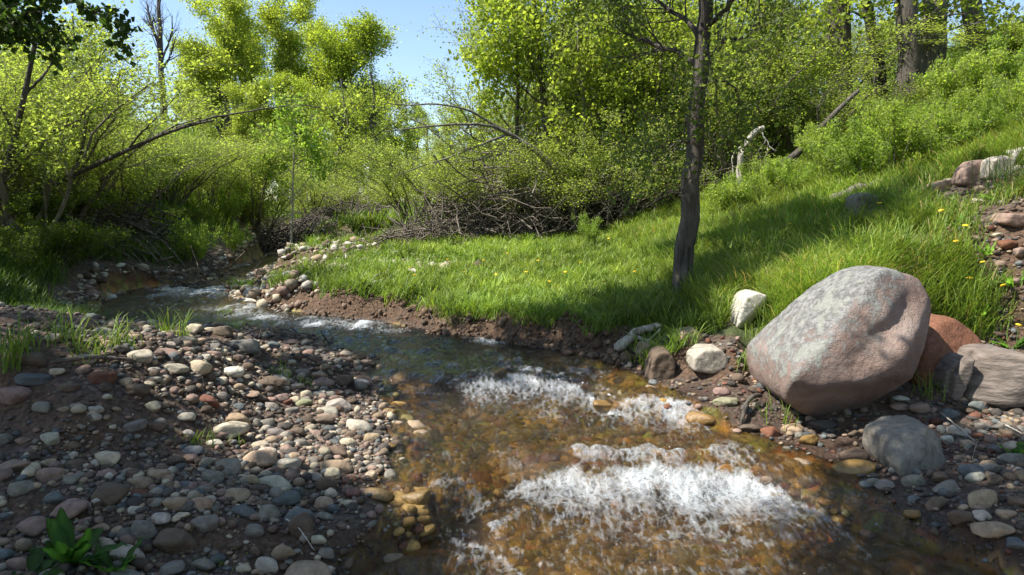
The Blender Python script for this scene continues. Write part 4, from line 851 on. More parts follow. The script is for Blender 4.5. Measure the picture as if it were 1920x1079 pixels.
for i, (px, Y, tp, lb) in enumerate(SS):
    g, s = top_scale(px, Y, tp, 1.4); s = min(max(s, .4), 1.8)
    put('slope_shrub', 'shrub', ss_[i % 2], g, rr.uniform(0, 6), (s*rr.uniform(.8, 1.1), s*rr.uniform(.8, 1.1), s*rr.uniform(.8, 1.25)), lb, 'light green shrubs on the right slope', ('stems', 'foliage'))
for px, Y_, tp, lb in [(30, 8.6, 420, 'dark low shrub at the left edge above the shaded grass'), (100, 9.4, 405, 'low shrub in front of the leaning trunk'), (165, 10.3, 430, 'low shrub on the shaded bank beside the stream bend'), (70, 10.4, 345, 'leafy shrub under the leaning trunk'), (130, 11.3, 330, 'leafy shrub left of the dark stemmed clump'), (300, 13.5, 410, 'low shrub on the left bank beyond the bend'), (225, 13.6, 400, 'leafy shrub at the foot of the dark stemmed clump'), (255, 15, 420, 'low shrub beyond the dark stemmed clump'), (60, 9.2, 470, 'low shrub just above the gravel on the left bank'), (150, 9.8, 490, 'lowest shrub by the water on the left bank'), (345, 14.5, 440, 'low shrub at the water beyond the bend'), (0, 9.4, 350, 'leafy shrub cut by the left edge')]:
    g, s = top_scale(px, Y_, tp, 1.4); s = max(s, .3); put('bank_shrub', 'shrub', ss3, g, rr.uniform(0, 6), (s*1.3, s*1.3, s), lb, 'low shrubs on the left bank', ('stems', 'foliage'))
for px, py, h_, lb in [(372, 508, .75, 'small bright shrub at the far gravelly bend'), (1085, 440, 1.3, 'young yellow green sapling at the back of the meadow'), (440, 500, .6, 'low leafy plant left of the meadow tip'), (575, 430, .9, 'low shrub at the far end of the meadow'), (1110, 470, .5, 'small leafy plant at the meadow edge below the thicket')]:
    g = ground(px, py); g[1] = min(g[1], 16); g = np.array([g[0], g[1], H(g[0], g[1])]); put('small_shrub', 'shrub', ss_[1], g, rr.uniform(0, 6), (h_*.5, h_*.5, h_*.8), lb, None, ('stems', 'foliage'))

# --- trees with a shape of their own: limbs follow traced points at their own depth
def limb_tree(name, label, trunk_pts, r0, r1, extra=(), bark=M_bark, seed=0, twig=(6, 5), tl=.9, leaf=None, nl=8, sides=14, cat='tree', n=18, lf=.055, knots=.0, lspread=.05, up=.15, ext=0):
    """trunk_pts: world points; extra: [(points, r0, r1)]"""
    rg = np.random.default_rng(seed); b = np.array(trunk_pts[0])
    t_ = thing(name, label, cat, tuple(b)); P = path(np.array(trunk_pts)-b, n); P += rg.normal(size=P.shape)*knots*np.array([1, 1, 0]); Rd = np.linspace(r0, r1, n)*(1+knots*1.5*rg.normal(size=n)); Rd[0] *= 1.9; Rd[1] *= 1.35; Rd[2] *= 1.12
    w = [tubes(P[None], Rd[None], sides)]; lim = []
    for pts, a, c in extra:
        q = path(np.array(pts)-b, n); q[2:-1] += np.cumsum(rg.normal(size=(n-3, 3))*.007, 0); lim.append(q); w.append(tubes(q[None], np.linspace(a, c, n)[None], 8))
    src = np.array(lim) if lim else P[None]; rs_ = np.array([np.linspace(a, c, n) for _, a, c in extra]) if lim else Rd[None]
    sets = []
    if twig:
        A, Ra = kids(src, rs_, twig[0], .25, 1, tl, 45, 6, rg, up=up, wig=.16, rs=.45); w.append(tubes(A, Ra, 5))
        B_, Rb = kids(A, Ra, twig[1], .15, 1, tl*.45, 40, 4, rg, up=up, wig=.2, rs=.5); w.append(tubes(B_, np.maximum(Rb, .002), 3))
        if leaf is not None: sets = [leaves(B_, nl, lf, rg, leaf, spread=lspread), leaves(A, nl//2, lf, rg, leaf, spread=lspread, u0=.4)]
    V, F = join(w); link('trunk', mesh('trunk', V, F, bark), t_)
    if sets: link('crown', leafmesh('crown', sets), t_)
    return t_
TY = 6.9
tb = at(1278, TY); 
tp_ = [tb-[0, 0, .15], at(1282, TY, 530), at(1281, TY, 480), at(1294, TY, 410), at(1292, TY, 350), at(1305, TY, 280), at(1301, TY, 220), at(1317, TY, 140), at(1316, TY, 80), at(1328, TY, 20), at(1322, TY, -30), at(1330, TY, -160), at(1345, TY, -320)]
A_ = lambda pts, Y0, Y1: [at(a, Y0+(Y1-Y0)*i/(len(pts)-1), b) for i, (a, b) in enumerate(pts)]
dark_tree = limb_tree('dark_tree', 'dark barked tree standing alone on the grassy bank left of the boulder', tp_, .10, .045, [
    (A_([(1314, 115), (1345, 95), (1365, 68), (1410, 66), (1440, 50)], TY, TY-.3), .028, .006), (A_([(1310, 125), (1280, 100), (1235, 85), (1190, 60), (1140, 30)], TY, TY+.3), .03, .006),
    (A_([(1318, 80), (1290, 40), (1240, 10), (1190, -40)], TY, TY+.7), .03, .006), (A_([(1320, 60), (1350, 20), (1390, -40), (1450, -110)], TY, TY-.4), .03, .006),
    (A_([(1322, 0), (1280, -60), (1220, -140), (1150, -200)], TY, TY+.2), .03, .006), (A_([(1325, -60), (1370, -120), (1450, -200), (1540, -260)], TY, TY+.2), .03, .006), (A_([(1328, -140), (1310, -230), (1280, -330), (1230, -420)], TY, TY+.6), .03, .006), (A_([(1330, -160), (1390, -260), (1450, -350), (1500, -430)], TY, TY-.6), .03, .006), (A_([(1318, 90), (1335, 110), (1340, 140), (1325, 190)], TY, TY-.5), .012, .003),
    (A_([(1300, 270), (1275, 262), (1258, 275), (1245, 300)], TY, TY-.2), .012, .003), (A_([(1312, 150), (1352, 140), (1390, 150), (1410, 190)], TY, TY-.2), .012, .003)],
    seed=71, leaf=(0.13, .18, .04), nl=8, twig=(13, 7), tl=.7, n=34, knots=.009, lf=.042)
SY = 14.5
limb_tree('slim_tree', 'slim straight tree rising through the centre of the willow thicket', [at(1040, SY), at(1030, SY, 380), at(1025, SY, 280), at(1018, SY, 170), at(1008, SY, 60), at(990, SY, -80), at(985, SY, -150)], .085, .03, [
    (A_([(1022, 200), (980, 165), (945, 140)], SY, SY), .02, .005), (A_([(1015, 130), (1050, 80), (1085, 30)], SY, SY), .025, .006), (A_([(1024, 240), (1060, 200), (1100, 150)], SY, SY), .025, .006), (A_([(1010, 80), (970, 30), (930, -30)], SY, SY), .025, .006), (A_([(1005, 50), (1040, 0), (1060, -60)], SY, SY), .025, .006), (A_([(1020, 165), (990, 110), (960, 60)], SY, SY-.5), .025, .006)],
    seed=72, leaf=YG, nl=18, twig=(14, 8), tl=1.3, lf=.08, lspread=.1)
for i, (px, Y, tx, ty, lb) in enumerate([(1105, 13.6, 1085, 120, 'thin dark stem leaning left at the heart of the thicket'), (1160, 13.8, 1175, 90, 'thin dark stem rising straight behind the meadow'), (1205, 13.5, 1240, 60, 'dark stem leaning right behind the meadow'), (1245, 14.2, 1225, 20, 'slender stem just left of the dark tree'), (985, 14.6, 965, 60, 'slender stem at the left of the thicket'), (1400, 12.8, 1420, 60, 'slender dark stem behind the broken snag'), (1480, 13.4, 1462, 30, 'slender stem between the snag and the dark leafy trunk'), (640, 24, 645, 200, 'dark slender stem in the distant gap'), (725, 24, 705, 190, 'dark leaning stem at the right of the distant gap'), (165, 14, 140, 90, 'slender stem in the middle of the left willows')]):
    m_ = lambda f, dx=0: at(px+(tx-px)*f+dx, Y, H_(px, Y)*(1-f)+ty*f)
    H_ = lambda a, b: 390+(CAMH-at(a, b)[2])/b*FPX
    rg_ = np.random.default_rng(700+i); w_ = rg_.normal(size=8)*9; ex_ = []
    for q in range(8):
        f0 = .25+.09*q; sgn = 1 if q % 2 else -1; ex_.append(([m_(f0, w_[3]*.3), m_(f0+.10, sgn*22), m_(f0+.22, sgn*(45+10*rg_.random()))], .018*Y/14, .005))
    limb_tree('thicket_tree', lb, [m_(0)-[0, 0, .1], m_(.25, w_[0]), m_(.5, w_[1]), m_(.75, w_[2]), m_(1), m_(1.25, w_[4])], .05*Y/14, .02*Y/14, ex_, bark=M_bark if i % 3 else M_twig, seed=720+i, leaf=YG, nl=9, twig=(8, 6), tl=1.0, lf=.07, lspread=.08)
LYd = 11.0
limb_tree('arching_tree', 'leaning tree whose bare limbs arch left over the brush pile', [at(1085, 13.4), at(1060, 13.3, 340), at(1010, 13.2, 285), at(955, 13.2, 252)], .09, .045, [
    (A_([(960, 256), (925, 237), (880, 232), (810, 235), (720, 247)], 13.2, 12.6), .03, .008), (A_([(985, 268), (930, 235), (880, 205), (840, 192), (725, 193)], 13.2, 12.8), .03, .007), (A_([(955, 252), (905, 268), (850, 292), (790, 312), (740, 332)], 13.2, 12.4), .025, .007), (A_([(990, 275), (945, 290), (890, 300), (860, 292)], 13.2, 12.9), .02, .006)],
    bark=M_barkgrey, seed=73, twig=(7, 4), tl=.6, leaf=YG, nl=1, lf=.06)
limb_tree('leaning_tree', 'long leaning trunk slanting up to the right across the left willows', [at(-60, 10.0, 480), at(20, 10, 388), at(100, 10, 345), at(200, 10, 300), at(290, 10, 258), at(345, 10, 236), at(400, 10, 226)], .06, .014, [
    (A_([(330, 240), (400, 222), (470, 212), (560, 205), (640, 215)], 10, 10.3), .016, .004), (A_([(130, 330), (160, 270), (150, 200), (170, 120)], 10, 10.3), .02, .005), (A_([(240, 282), (260, 250), (300, 220), (330, 180)], 10, 9.8), .018, .005), (A_([(60, 365), (90, 300), (80, 220), (60, 150)], 10, 10.4), .03, .008)],
    bark=M_bark, seed=74, twig=(8, 5), tl=.7, leaf=WG, nl=6, lf=.055)
limb_tree('forked_trunk', 'thin dark trunk with crossing branches at the left edge', [at(-20, 9.0, 420), at(10, 9, 330), at(30, 9, 250), at(50, 9, 160), at(70, 9, 60), at(90, 9, -60)], .045, .018, [
    (A_([(10, 330), (50, 270), (110, 240), (160, 215)], 9, 9.2), .022, .006), (A_([(30, 250), (0, 200), (-40, 150)], 9, 9), .02, .006), (A_([(45, 180), (90, 130), (130, 70)], 9, 9.2), .02, .006), (A_([(5, 345), (60, 300), (100, 295)], 9, 8.8), .014, .004)],
    bark=M_bark, seed=75, twig=(8, 6), tl=.6, leaf=WG, nl=8, lf=.05)
g545 = at(547, 16)
limb_tree('young_tree', 'young tree with thin pale stem and bright leaves at the left end of meadow', [g545, at(548, 16, 400), at(550, 16, 320), at(552, 16, 235)], .03, .012, [
    (A_([(549, 380), (520, 340), (505, 300)], 16, 16), .012, .004), (A_([(549, 370), (580, 330), (595, 295)], 16, 16), .012, .004), (A_([(551, 330), (525, 290), (515, 250)], 16, 16.3), .012, .004), (A_([(551, 310), (575, 270), (585, 245)], 16, 15.7), .012, .004), (A_([(552, 280), (545, 245), (540, 215)], 16, 16), .01, .004)],
    bark=M_dead, seed=76, twig=(9, 7), tl=.6, leaf=(0.22, .33, .06), nl=9, lf=.07, lspread=.07)
# big trunks at upper right
for i, (pts, Y, r0, r1, lb, bk) in enumerate([
    ([(1572, 330), (1575, 200), (1572, 60), (1560, -80), (1555, -300)], 14.5, .26, .2, 'dark leafy cottonwood trunk left of the leaning trunk', M_bark),
    ([(1655, 210), (1648, 120), (1632, 40), (1615, -30), (1580, -200)], 15, .12, .08, 'thinner trunk leaning left among the big right hand trunks', M_bark),
    ([(1705, 190), (1704, 100), (1700, 10), (1697, -120), (1705, -300)], 13.8, .20, .16, 'thick dark brown furrowed trunk, left of the paired grey trunks', M_bark),
    ([(1750, 190), (1747, 110), (1752, 30), (1758, -100), (1750, -300)], 14.6, .25, .19, 'pale grey furrowed trunk beside the thick dark brown trunk', M_barkgrey),
    ([(1834, 170), (1838, 110), (1828, 40), (1810, -40), (1790, -250)], 14.8, .2, .15, 'grey furrowed trunk, rightmost of the big trunks', M_barkgrey)]):
    P_ = [at(a, Y, b) for a, b in pts]; P_[0][2] = min(P_[0][2], H(P_[0][0], Y))-.1
    e0, e1, e2 = P_[2], P_[3], P_[4]; ex_ = []
    rg = np.random.default_rng(900+i)
    for j in range(7):
        s0 = P_[3]*(1-j/7)+P_[4]*(j/7); dd = np.array([rg.normal()*2.2, rg.normal()*1.5, 1.2+rg.random()*1.5]); ex_.append(([s0, s0+dd*.5+[0, 0, -.1], s0+dd*1.3], .06, .015))
    s0 = P_[2]; ex_.append(([s0, s0+[-.5, -.2, .2], s0+[-1.1, -.3, .1]], .03, .006)); ex_.append(([s0+(P_[1]-s0)*.4, s0+(P_[1]-s0)*.4+[.5, -.2, .1], s0+[1.0, -.3, -.2]], .03, .006))
    limb_tree('cottonwood_tree', lb, P_, r0, r1, ex_, bark=bk, seed=80+i, twig=(7, 6), tl=1.1, leaf=YG, nl=7, lf=.09, lspread=.1, knots=.012)
limb_tree('broken_snag', 'pale bleached dead snag curling over in the shrubs right of the dark tree', [at(1387, 11.5, 385), at(1388, 11.5, 320), at(1392, 11.5, 275), at(1412, 11.5, 245), at(1435, 11.5, 240)], .06, .04, [(A_([(1395, 270), (1372, 290), (1370, 330)], 11.5, 11.4), .012, .003), (A_([(1425, 243), (1440, 265), (1434, 300)], 11.5, 11.4), .014, .004)], bark=M_dead, seed=77, twig=(5, 2), tl=.35, n=14, knots=.012)
limb_tree('fallen_tree', 'dark dead trunk slanting up to the right through the shrubs', [at(1455, 11.2, 320), at(1500, 11.2, 285), at(1535, 11.2, 245), at(1572, 11.2, 205), at(1610, 11.2, 170)], .06, .03, [(A_([(1535, 245), (1530, 210), (1545, 170)], 11.2, 11), .015, .004)], bark=M_bark, seed=78, twig=(5, 3), tl=.4, n=12, cat='dead tree')

# --- dead wood on the ground
rgr = np.random.default_rng(61); rp = []
for px in np.linspace(700, 1210, 60):
    g = ground(px, np.interp(px, [700, 850, 1000, 1210], [585, 590, 600, 640])+rgr.uniform(-8, 6)); a = rgr.uniform(-.25, .25); L_ = rgr.uniform(.06, .2)
    rp.append([g+[0, .06, .03], g+[a*.3, -.04, .01], g+[a*.7, -.09, -L_*.5], g+[a, -.11+rgr.normal()*.03, -L_]])
V, F = tubes(np.array(rp), rgr.uniform(.0015, .005, (60, 1))*np.array([[1, .8, .6, .3]]), 4)
tag(link('bank_roots', mesh('bank_roots', V, F, M_brush)), 'thin roots hanging out of the cut bank', 'roots', kind='stuff')
def log(name, label, pts, r0, r1, mat=M_dead, seed=0, fork=None, cat='driftwood'):
    rg = np.random.default_rng(seed); b = np.array(pts[0]); P = path(np.array(pts)-b, 14); P += rg.normal(size=P.shape)*r0*.15
    Rd = np.linspace(r0, r1, 14)*(1+.14*rg.normal(size=14)); Rd[0] *= .35; Rd[-1] *= .4; w = [tubes(P[None], Rd[None], 9)]
    if fork is not None: q = path(np.array(fork)-b, 14); w.append(tubes(q[None], (np.linspace(r1*.8, r1*.25, 14))[None], 6))
    V, F = join(w); o = link(name, mesh(name, V, F, mat), None, b); tag(o, label, cat); return o
G = lambda px, py, dz=0.0: ground(px, py)+np.array([0, 0, dz])
log('driftwood_log', 'bleached grey driftwood log at the foot of the cut bank above the rapids', [G(1155, 668, .04), G(1180, 652, .08), G(1205, 640, .1), G(1240, 628, .08)], .05, .025, seed=1, fork=[G(1190, 648, .08), G(1215, 655, .06), G(1238, 640, .1)])
log('fallen_log', 'grey fallen log leaning in the grass left of the grey slope rock', [G(1505, 412, .05), G(1540, 398, .1), G(1590, 380, .12), G(1650, 362, .12), G(1690, 350, .1)], .055, .035, M_barkgrey, 2, cat='log')
log('driftwood_branch', 'bleached forked branch on the bare patch at the left of the meadow', [G(668, 552, .03), G(695, 542, .06), G(735, 532, .05)], .03, .018, seed=3, fork=[G(690, 543, .05), G(705, 532, .1), G(722, 530, .12)])
log('driftwood_branch', 'short white piece of driftwood in the meadow grass', [G(762, 516, .06), G(778, 520, .08), G(798, 526, .05)], .035, .02, seed=4)
log('driftwood_branch', 'small curled driftwood at the water by the far bend', [G(445, 565, .03), G(468, 568, .05), G(482, 572, .02)], .02, .012, seed=5)
log('dead_stick', 'thin pale stick lying on the gravel bar near the bottom', [G(535, 985, .03), G(562, 1012, .05), G(590, 1042, .02)], .0035, .002, seed=6, cat='stick')
log('dead_stick', 'thin forked grey stick on the right shore above the mossy boulder', [G(1762, 782, .03), G(1790, 812, .05), G(1832, 838, .02)], .005, .003, seed=7, cat='stick', fork=[G(1832, 838, .03), G(1828, 850, .03), G(1822, 868, .02)])
log('dead_stick', 'thin stick slanting at the lower right shore', [G(1870, 800, .03), G(1895, 812, .03), G(1920, 822, .02)], .005, .003, seed=8, cat='stick')
log('dead_stick', 'twisted dark root at the waterline left of the boulder', [G(1388, 805, .02), G(1400, 775, .07), G(1415, 762, .08), G(1428, 758, .05)], .012, .018, M_bark, seed=9, cat='root')
log('dead_stick', 'brown stick across the crest of the gravel bar', [G(95, 690, .03), G(180, 686, .05), G(255, 690, .04)], .012, .008, M_brush, seed=10, cat='stick')
rgb = np.random.default_rng(21)
def brush(name, label, px, Y, w, dpt, h, n, seed, mat=M_brush, lmin=.5, lmax=1.5, r=.011):
    rg = np.random.default_rng(seed); c = at(px, Y)
    a = rg.normal(size=(n, 3))*np.array([w*.33, dpt*.33, 0]); a[:, 2] = np.abs(rg.normal(size=n))*h*.42*np.exp(-(a[:, 0]/w)**2*2)
    D = rg.normal(size=(n, 3))*np.array([1, .7, .38]); D = nrm((D + np.array([-.4, 0, .1]))*np.array([1, 1, 1 if h > .2 else .12])); Ln = rg.uniform(lmin, lmax, (n, 1))
    t = np.linspace(-.5, .5, 5)[None, :, None]; P = a[:, None] + D[:, None]*Ln[:, None]*t + rg.normal(size=(n, 5, 3))*.03 + rg.normal(size=(n, 1, 3))*np.array([0, 0, .2 if h > .2 else .02])*(t*t)*2
    gzv = fields(P[..., 0].ravel()+c[0], P[..., 1].ravel()+c[1])[0].reshape(P.shape[:2])-c[2]; P[..., 2] = np.maximum(P[..., 2]+gzv, gzv+.01)
    V, F = tubes(P, r*rg.uniform(.4, 1.6, (n, 1))*np.linspace(1, .45, 5)[None], 4)
    tag(link(name, mesh(name, V, F, mat), None, c), label, 'brush', kind='stuff')
brush('brush_pile', 'heap of dead grey brown sticks in front of the central thicket', 915, 13.4, 2.1, 1.1, 1.5, 480, 1)
brush('brush_pile', 'low spread of pale dead sticks at the left end of the heap', 795, 13.0, 1.3, .8, .35, 170, 2, M_brush, .4, 1.1, .012)
brush('brush_pile', 'tangle of dead branches under the central willows', 1010, 14.0, 2.6, 1.3, 1.7, 600, 3, M_twig)
brush('brush_pile', 'dark tangle of bare stems below the willows at the back of the meadow', 1180, 13.6, 3.2, 1.2, 1.5, 520, 4, M_bark)
brush('brush_pile', 'grey brush heap beyond the young white stemmed tree', 620, 21, 3.2, 1.5, .8, 380, 5, M_brush, .6, 1.6, .014)
brush('brush_pile', 'dark brush along the far left bank', 490, 19, 3.0, 1.4, .9, 380, 6, M_bark, .6, 1.5, .014)
brush('brush_pile', 'tangled dead branches on the shaded left bank', 110, 11.2, 3.2, 1.6, .7, 300, 7, M_brush, .6, 1.6)
brush('brush_pile', 'dark dead sticks under the left willow clump', 235, 12.3, 2.0, 1.0, .7, 300, 8, M_bark)
brush('debris', 'twigs and bark litter on the crumbled bank', 640, 10.3, 3.2, 1.6, .08, 200, 9, M_dead, .15, .5, .007)
brush('debris', 'flood litter of twigs along the back of the gravel bar', 470, 6.7, 2.2, .4, .06, 160, 10, M_brush, .1, .4, .007)

# ------------------------------------------------------------------ grass
def blades(X, Y, Z, h, w, rg, col, bend=.5, var=.2, dirx=None):
    n = len(X); az = rg.uniform(0, 2*np.pi, n); ca, sa = np.cos(az), np.sin(az); b = bend*rg.uniform(.3, 1.4, n)*h
    out = np.stack([ca, sa, np.zeros(n)], 1); sd = np.stack([-sa, ca, np.zeros(n)], 1)
    tw = rg.uniform(-.6, .6, n)[:, None]; sd = nrm(sd + out*tw); B0 = np.stack([X, Y, Z-.015], 1); w = w[:, None]; H_ = h[:, None]; b = b[:, None]; zz = np.array([0, 0, 1.])
    m1 = B0 + out*b*.22 + zz*H_*.5; m2 = B0 + out*b*.6 + zz*H_*.84; tp = B0 + out*b*1.05 + zz*H_*(.98)
    V = np.stack([B0-sd*w*.5, B0+sd*w*.5, m1-sd*w*.5, m1+sd*w*.5, m2-sd*w*.33, m2+sd*w*.33, tp], 1).reshape(-1, 3)
    o = (np.arange(n)*7)[:, None]; Q = np.vstack([o+np.array([[0, 1, 3, 2]]), o+np.array([[2, 3, 5, 4]])]); T_ = o+np.array([[4, 5, 6]])
    cc = np.array(col)[None]*(1+var*rg.normal(size=(n, 1)))*(1+np.array([.35, .1, -.1])*rg.random((n, 1)))
    f_ = fbm(X*.8, Y*.8, 0, 4, 140); f2_ = fbm(X*2.3, Y*2.3, 0, 3, 141); cc = cc*(1+.45*f_+.25*f2_)[:, None]*(1+np.clip(f2_, 0, 1)[:, None]*np.array([.25, .05, .15]))
    return V, Q, T_, np.repeat(np.clip(cc, .01, .8), 7, axis=0)
def grassobj(name, label, sets, cat='grass', mat=None):
    V = []; Q = []; T_ = []; Cc = []; o = 0
    for v, q, t, c in sets: V.append(v); Q.append(q+o); T_.append(t+o); Cc.append(c); o += len(v)
    return tag(link(name, mesh(name, np.vstack(V), [np.vstack(Q), np.vstack(T_)], M_grass, np.vstack(Cc), smooth=False)), label, cat, kind='stuff')
rg = np.random.default_rng(5)
def field(n, y0, y1, t0, t1, sel, thr=.35):
    X, Y = fan(n, y0, y1, t0, t1, rg); z, d, r_ = fields(X, Y); m_ = grassmask(X, Y, d, r_)
    k = sel(X, Y, d, r_) & (rg.random(n) < m_) & clear(X, Y); return X[k], Y[k], z[k], d[k]
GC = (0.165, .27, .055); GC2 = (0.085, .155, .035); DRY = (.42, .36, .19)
CLEAR = [(2.05, 4.4, .5), (2.6, 4.5, .5), (2.05, 4.75, .45), (1.75, 5.4, .22), (3.0, 5.0, .5), (3.45, 4.9, .45), (1.55, 5.2, .2), (2.5, 4.8, .6)]
for _px, _py, _r in [(1400, 612, .2), (1400, 590, .16), (1620, 405, .22), (1620, 425, .26), (1830, 365, .22), (1890, 335, .22), (1885, 430, .2), (1820, 345, .35), (1870, 335, .3), (1900, 410, .25), (1578, 520, .1), (1905, 395, .12)]:
    _g = ground(_px, _py); CLEAR.append((_g[0], _g[1], _r))
def clear(x, y):
    k = np.ones(len(x), bool)
    for a, b, r in CLEAR: k &= (x-a)**2 + (y-b)**2 > r*r
    return k
def clumps(cx, cy, nb, hh, rr_, w0, w1, col):
    n = len(cx); a = rg.uniform(0, 2*np.pi, (n, nb)); q = np.sqrt(rg.random((n, nb)))*rr_[:, None]
    x = (cx[:, None]+np.cos(a)*q).ravel(); y = (cy[:, None]+np.sin(a)*q).ravel(); z = fields(x, y)[0]
    h = (hh[:, None]*rg.uniform(.45, 1.1, (n, nb))).ravel(); cv = 1+.22*rg.normal(size=(n, 1)).repeat(nb, 1).ravel()
    yv = rg.random((n, 1)).repeat(nb, 1).ravel(); v, q_, t_, c_ = blades(x, y, z, h, w0+w1*y, rg, col, .75)
    c_ = c_*np.repeat(cv, 7)[:, None]*(1+np.repeat(yv, 7)[:, None]*np.array([.2, .05, .1])); return [(v, q_, t_, np.clip(c_, .01, .8))]
# meadow
X, Y, z, d = field(250000, 4.7, 24, -.55, .36, lambda x, y, d, r: r & (x < 2.0+.05*y))
tall = S((fbm(X*.7, Y*.7, 0, 3, 120)+.1)/.5); h = rg.uniform(.05, .12, len(X))+tall*.10*rg.random(len(X)); h *= (.75+.25*S((d-.3)/.6))
s1 = blades(X, Y, z, h, .0045+.0009*Y, rg, GC, .7)
cx_, cy_ = fan(9000, 5.2, 20, -.55, .34, rg); zc_, dc_, rc_ = fields(cx_, cy_); kk = rc_ & (cx_ < 2.0+.05*cy_) & (rg.random(len(cx_)) < grassmask(cx_, cy_, dc_, rc_)*.8) & clear(cx_, cy_)
cx_, cy_ = cx_[kk][:2200], cy_[kk][:2200]; s3 = clumps(cx_, cy_, 26, rg.uniform(.08, .24, len(cx_)), rg.uniform(.03, .09, len(cx_)), .004, .0007, GC)
Xe, Ye = fan(60000, 5.3, 11, -.5, .36, rg); ze, de, re_ = fields(Xe, Ye); ke = re_ & (de > .10) & (de < .34) & clear(Xe, Ye) & (rg.random(len(Xe)) < S((fbm(Xe*2.2, Ye*2.2, 0, 3, 160)+.25)/.3)); Xe, Ye, ze, de = Xe[ke], Ye[ke], ze[ke], de[ke]
ze2 = fields(Xe+.05, Ye+.22)[0]; s4 = blades(Xe, Ye, np.maximum(ze, ze2-.02), rg.uniform(.07, .20, len(Xe)), .004+.0007*Ye, rg, GC, 1.4)
grassobj('meadow_grass', 'bright green meadow grass along the right bank', [s1, s4] + s3)
# hillside
X, Y, z, d = field(260000, 4.9, 15, .16, .80, lambda x, y, d, r: r & (x > 1.5+.03*y))
tall = S((fbm(X*.9, Y*.9, 0, 3, 121)+.25)/.6); h = rg.uniform(.08, .17, len(X))+tall*.17*rg.random(len(X))
s1 = blades(X, Y, z, h, .004+.0008*Y, rg, GC, .65)
k = rg.random(len(X)) < .10; s2 = blades(X[k], Y[k], z[k], h[k]*1.1, .003+.0006*Y[k], rg, DRY, .9)
cx_, cy_ = fan(9000, 4.9, 14, .14, .80, rg); zc_, dc_, rc_ = fields(cx_, cy_); kk = rc_ & (cx_ > 1.4+.03*cy_) & (rg.random(len(cx_)) < grassmask(cx_, cy_, dc_, rc_)) & clear(cx_, cy_)
cx_, cy_ = cx_[kk][:2600], cy_[kk][:2600]; nb_ = 34; s3 = clumps(cx_, cy_, nb_, rg.uniform(.14, .36, len(cx_)), rg.uniform(.03, .09, len(cx_)), .0035, .0006, GC)
grassobj('slope_grass', 'long green grass with dry blades on the right slope', [s1, s2] + s3)
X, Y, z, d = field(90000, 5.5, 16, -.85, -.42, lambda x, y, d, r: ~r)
h = rg.uniform(.12, .3, len(X)); grassobj('shaded_grass', 'tall grass on the shaded left bank', [blades(X, Y, z, h, .005+.0007*Y, rg, GC2, .6)])  # blade colour darkened to carry the left bank's shade
X, Y, z, d = field(70000, 15, 45, -.8, .8, lambda x, y, d, r: y > 15)
h = rg.uniform(.15, .4, len(X)); grassobj('distant_grass', 'grass and undergrowth among the far trees', [blades(X, Y, z, h, .004+.0012*Y, rg, GC, .5)])
X, Y, z, d = field(26000, 4.9, 12, .2, .80, lambda x, y, d, r: r & (x > 2.2)); k = rg.random(len(X)) < .35+.65*S((fbm(X*1.1, Y*1.1, 0, 3, 130)+.1)/.3); X, Y, z = X[k], Y[k], z[k]
n_ = len(X); P_ = np.stack([X, Y, z+.03+rg.random(n_)*.10], 1); D_ = nrm(rg.normal(size=(n_, 3))*[1, 1, .3]); L_ = rg.uniform(.05, .16, (n_, 1)); Sd_ = np.cross(D_, [0, 0, 1.])*.004
V_ = np.stack([P_-Sd_, P_+Sd_, P_+D_*L_+Sd_*.4, P_+D_*L_-Sd_*.4], 1).reshape(-1, 3)
tag(link('dry_litter', mesh('dry_litter', V_, np.arange(n_*4).reshape(-1, 4), M_grass, np.repeat(np.array([[.48, .41, .27]])*rg.uniform(.4, 1.1, (n_, 1)), 4, axis=0), smooth=False)), 'dry straw litter lying through the slope grass', 'litter', kind='stuff')
# countable tufts
def tuft(px, py, n, h, label, col=GC, group='grass tufts on the stones', r=.05):
    g = ground(px, py); X = rg.normal(0, r, n); Y = rg.normal(0, r, n)
    v, q, t, c = blades(X, Y, np.zeros(n), rg.uniform(.4, 1.1, n)*h, np.full(n, .006), rg, col, .8)
    tag(link('grass_tuft', mesh('grass_tuft', v, [q, t], M_grass, c, smooth=False), None, g), label, 'grass tuft', group)
for a in [(20, 690, 60, .32, 'tall bright grass tuft at the left edge of the gravel bar'), (165, 672, 40, .2, 'grass tuft right of the brown peaked cobble'), (55, 655, 30, .16, 'thin grass tuft at the back left of the gravel bar'), (225, 648, 40, .18, 'grass tuft behind the crest of the gravel bar'), (320, 630, 50, .2, 'grass tuft at the shaded back of the bar'), (440, 625, 40, .16, 'grass tuft behind the smooth grey oval cobble'), (120, 640, 40, .2, 'grass tuft in the shaded back left of the bar'),
          (522, 705, 30, .12, 'small bright tuft on the right side of the bar top'), (565, 722, 26, .1, 'low green tuft right of the grey brown cobble'), (370, 830, 30, .09, 'low green weeds beside the long cream cobble'), (435, 830, 24, .07, 'tiny green weeds under the long cream cobble'), (1465, 795, 22, .22, 'thin grass tuft hanging by the cobbles under the boulder tip'), (1450, 612, 90, .3, 'shaggy pale grass tuft overhanging left of the boulder'), (1420, 640, 50, .2, 'grass tuft under the cream white rock'), (1735, 745, 30, .2, 'thin grass tuft in the shade between boulder and layered rock'), (1400, 690, 50, .15, 'green tuft beside the pale blocky rock'), (412, 1060, 16, .07, 'tiny green sprout among the bottom cobbles'), (420, 592, 40, .15, 'green tuft on the spit at the stream bend')]:
    tuft(*a)
for px, py, lb in [(1905, 350, 'dark green long grass clump at the right edge by the outcrop'), (1880, 300, 'long grass clump above the slope outcrop'), (1640, 400, 'tall dry grass stalks beside the grey slope rock'), (1780, 560, 'long grass clump right of the boulder top')]:
    tuft(px, py, 170, .34, lb, GC2 if 'dark' in lb else GC, 'grass clumps on the slope', .12)

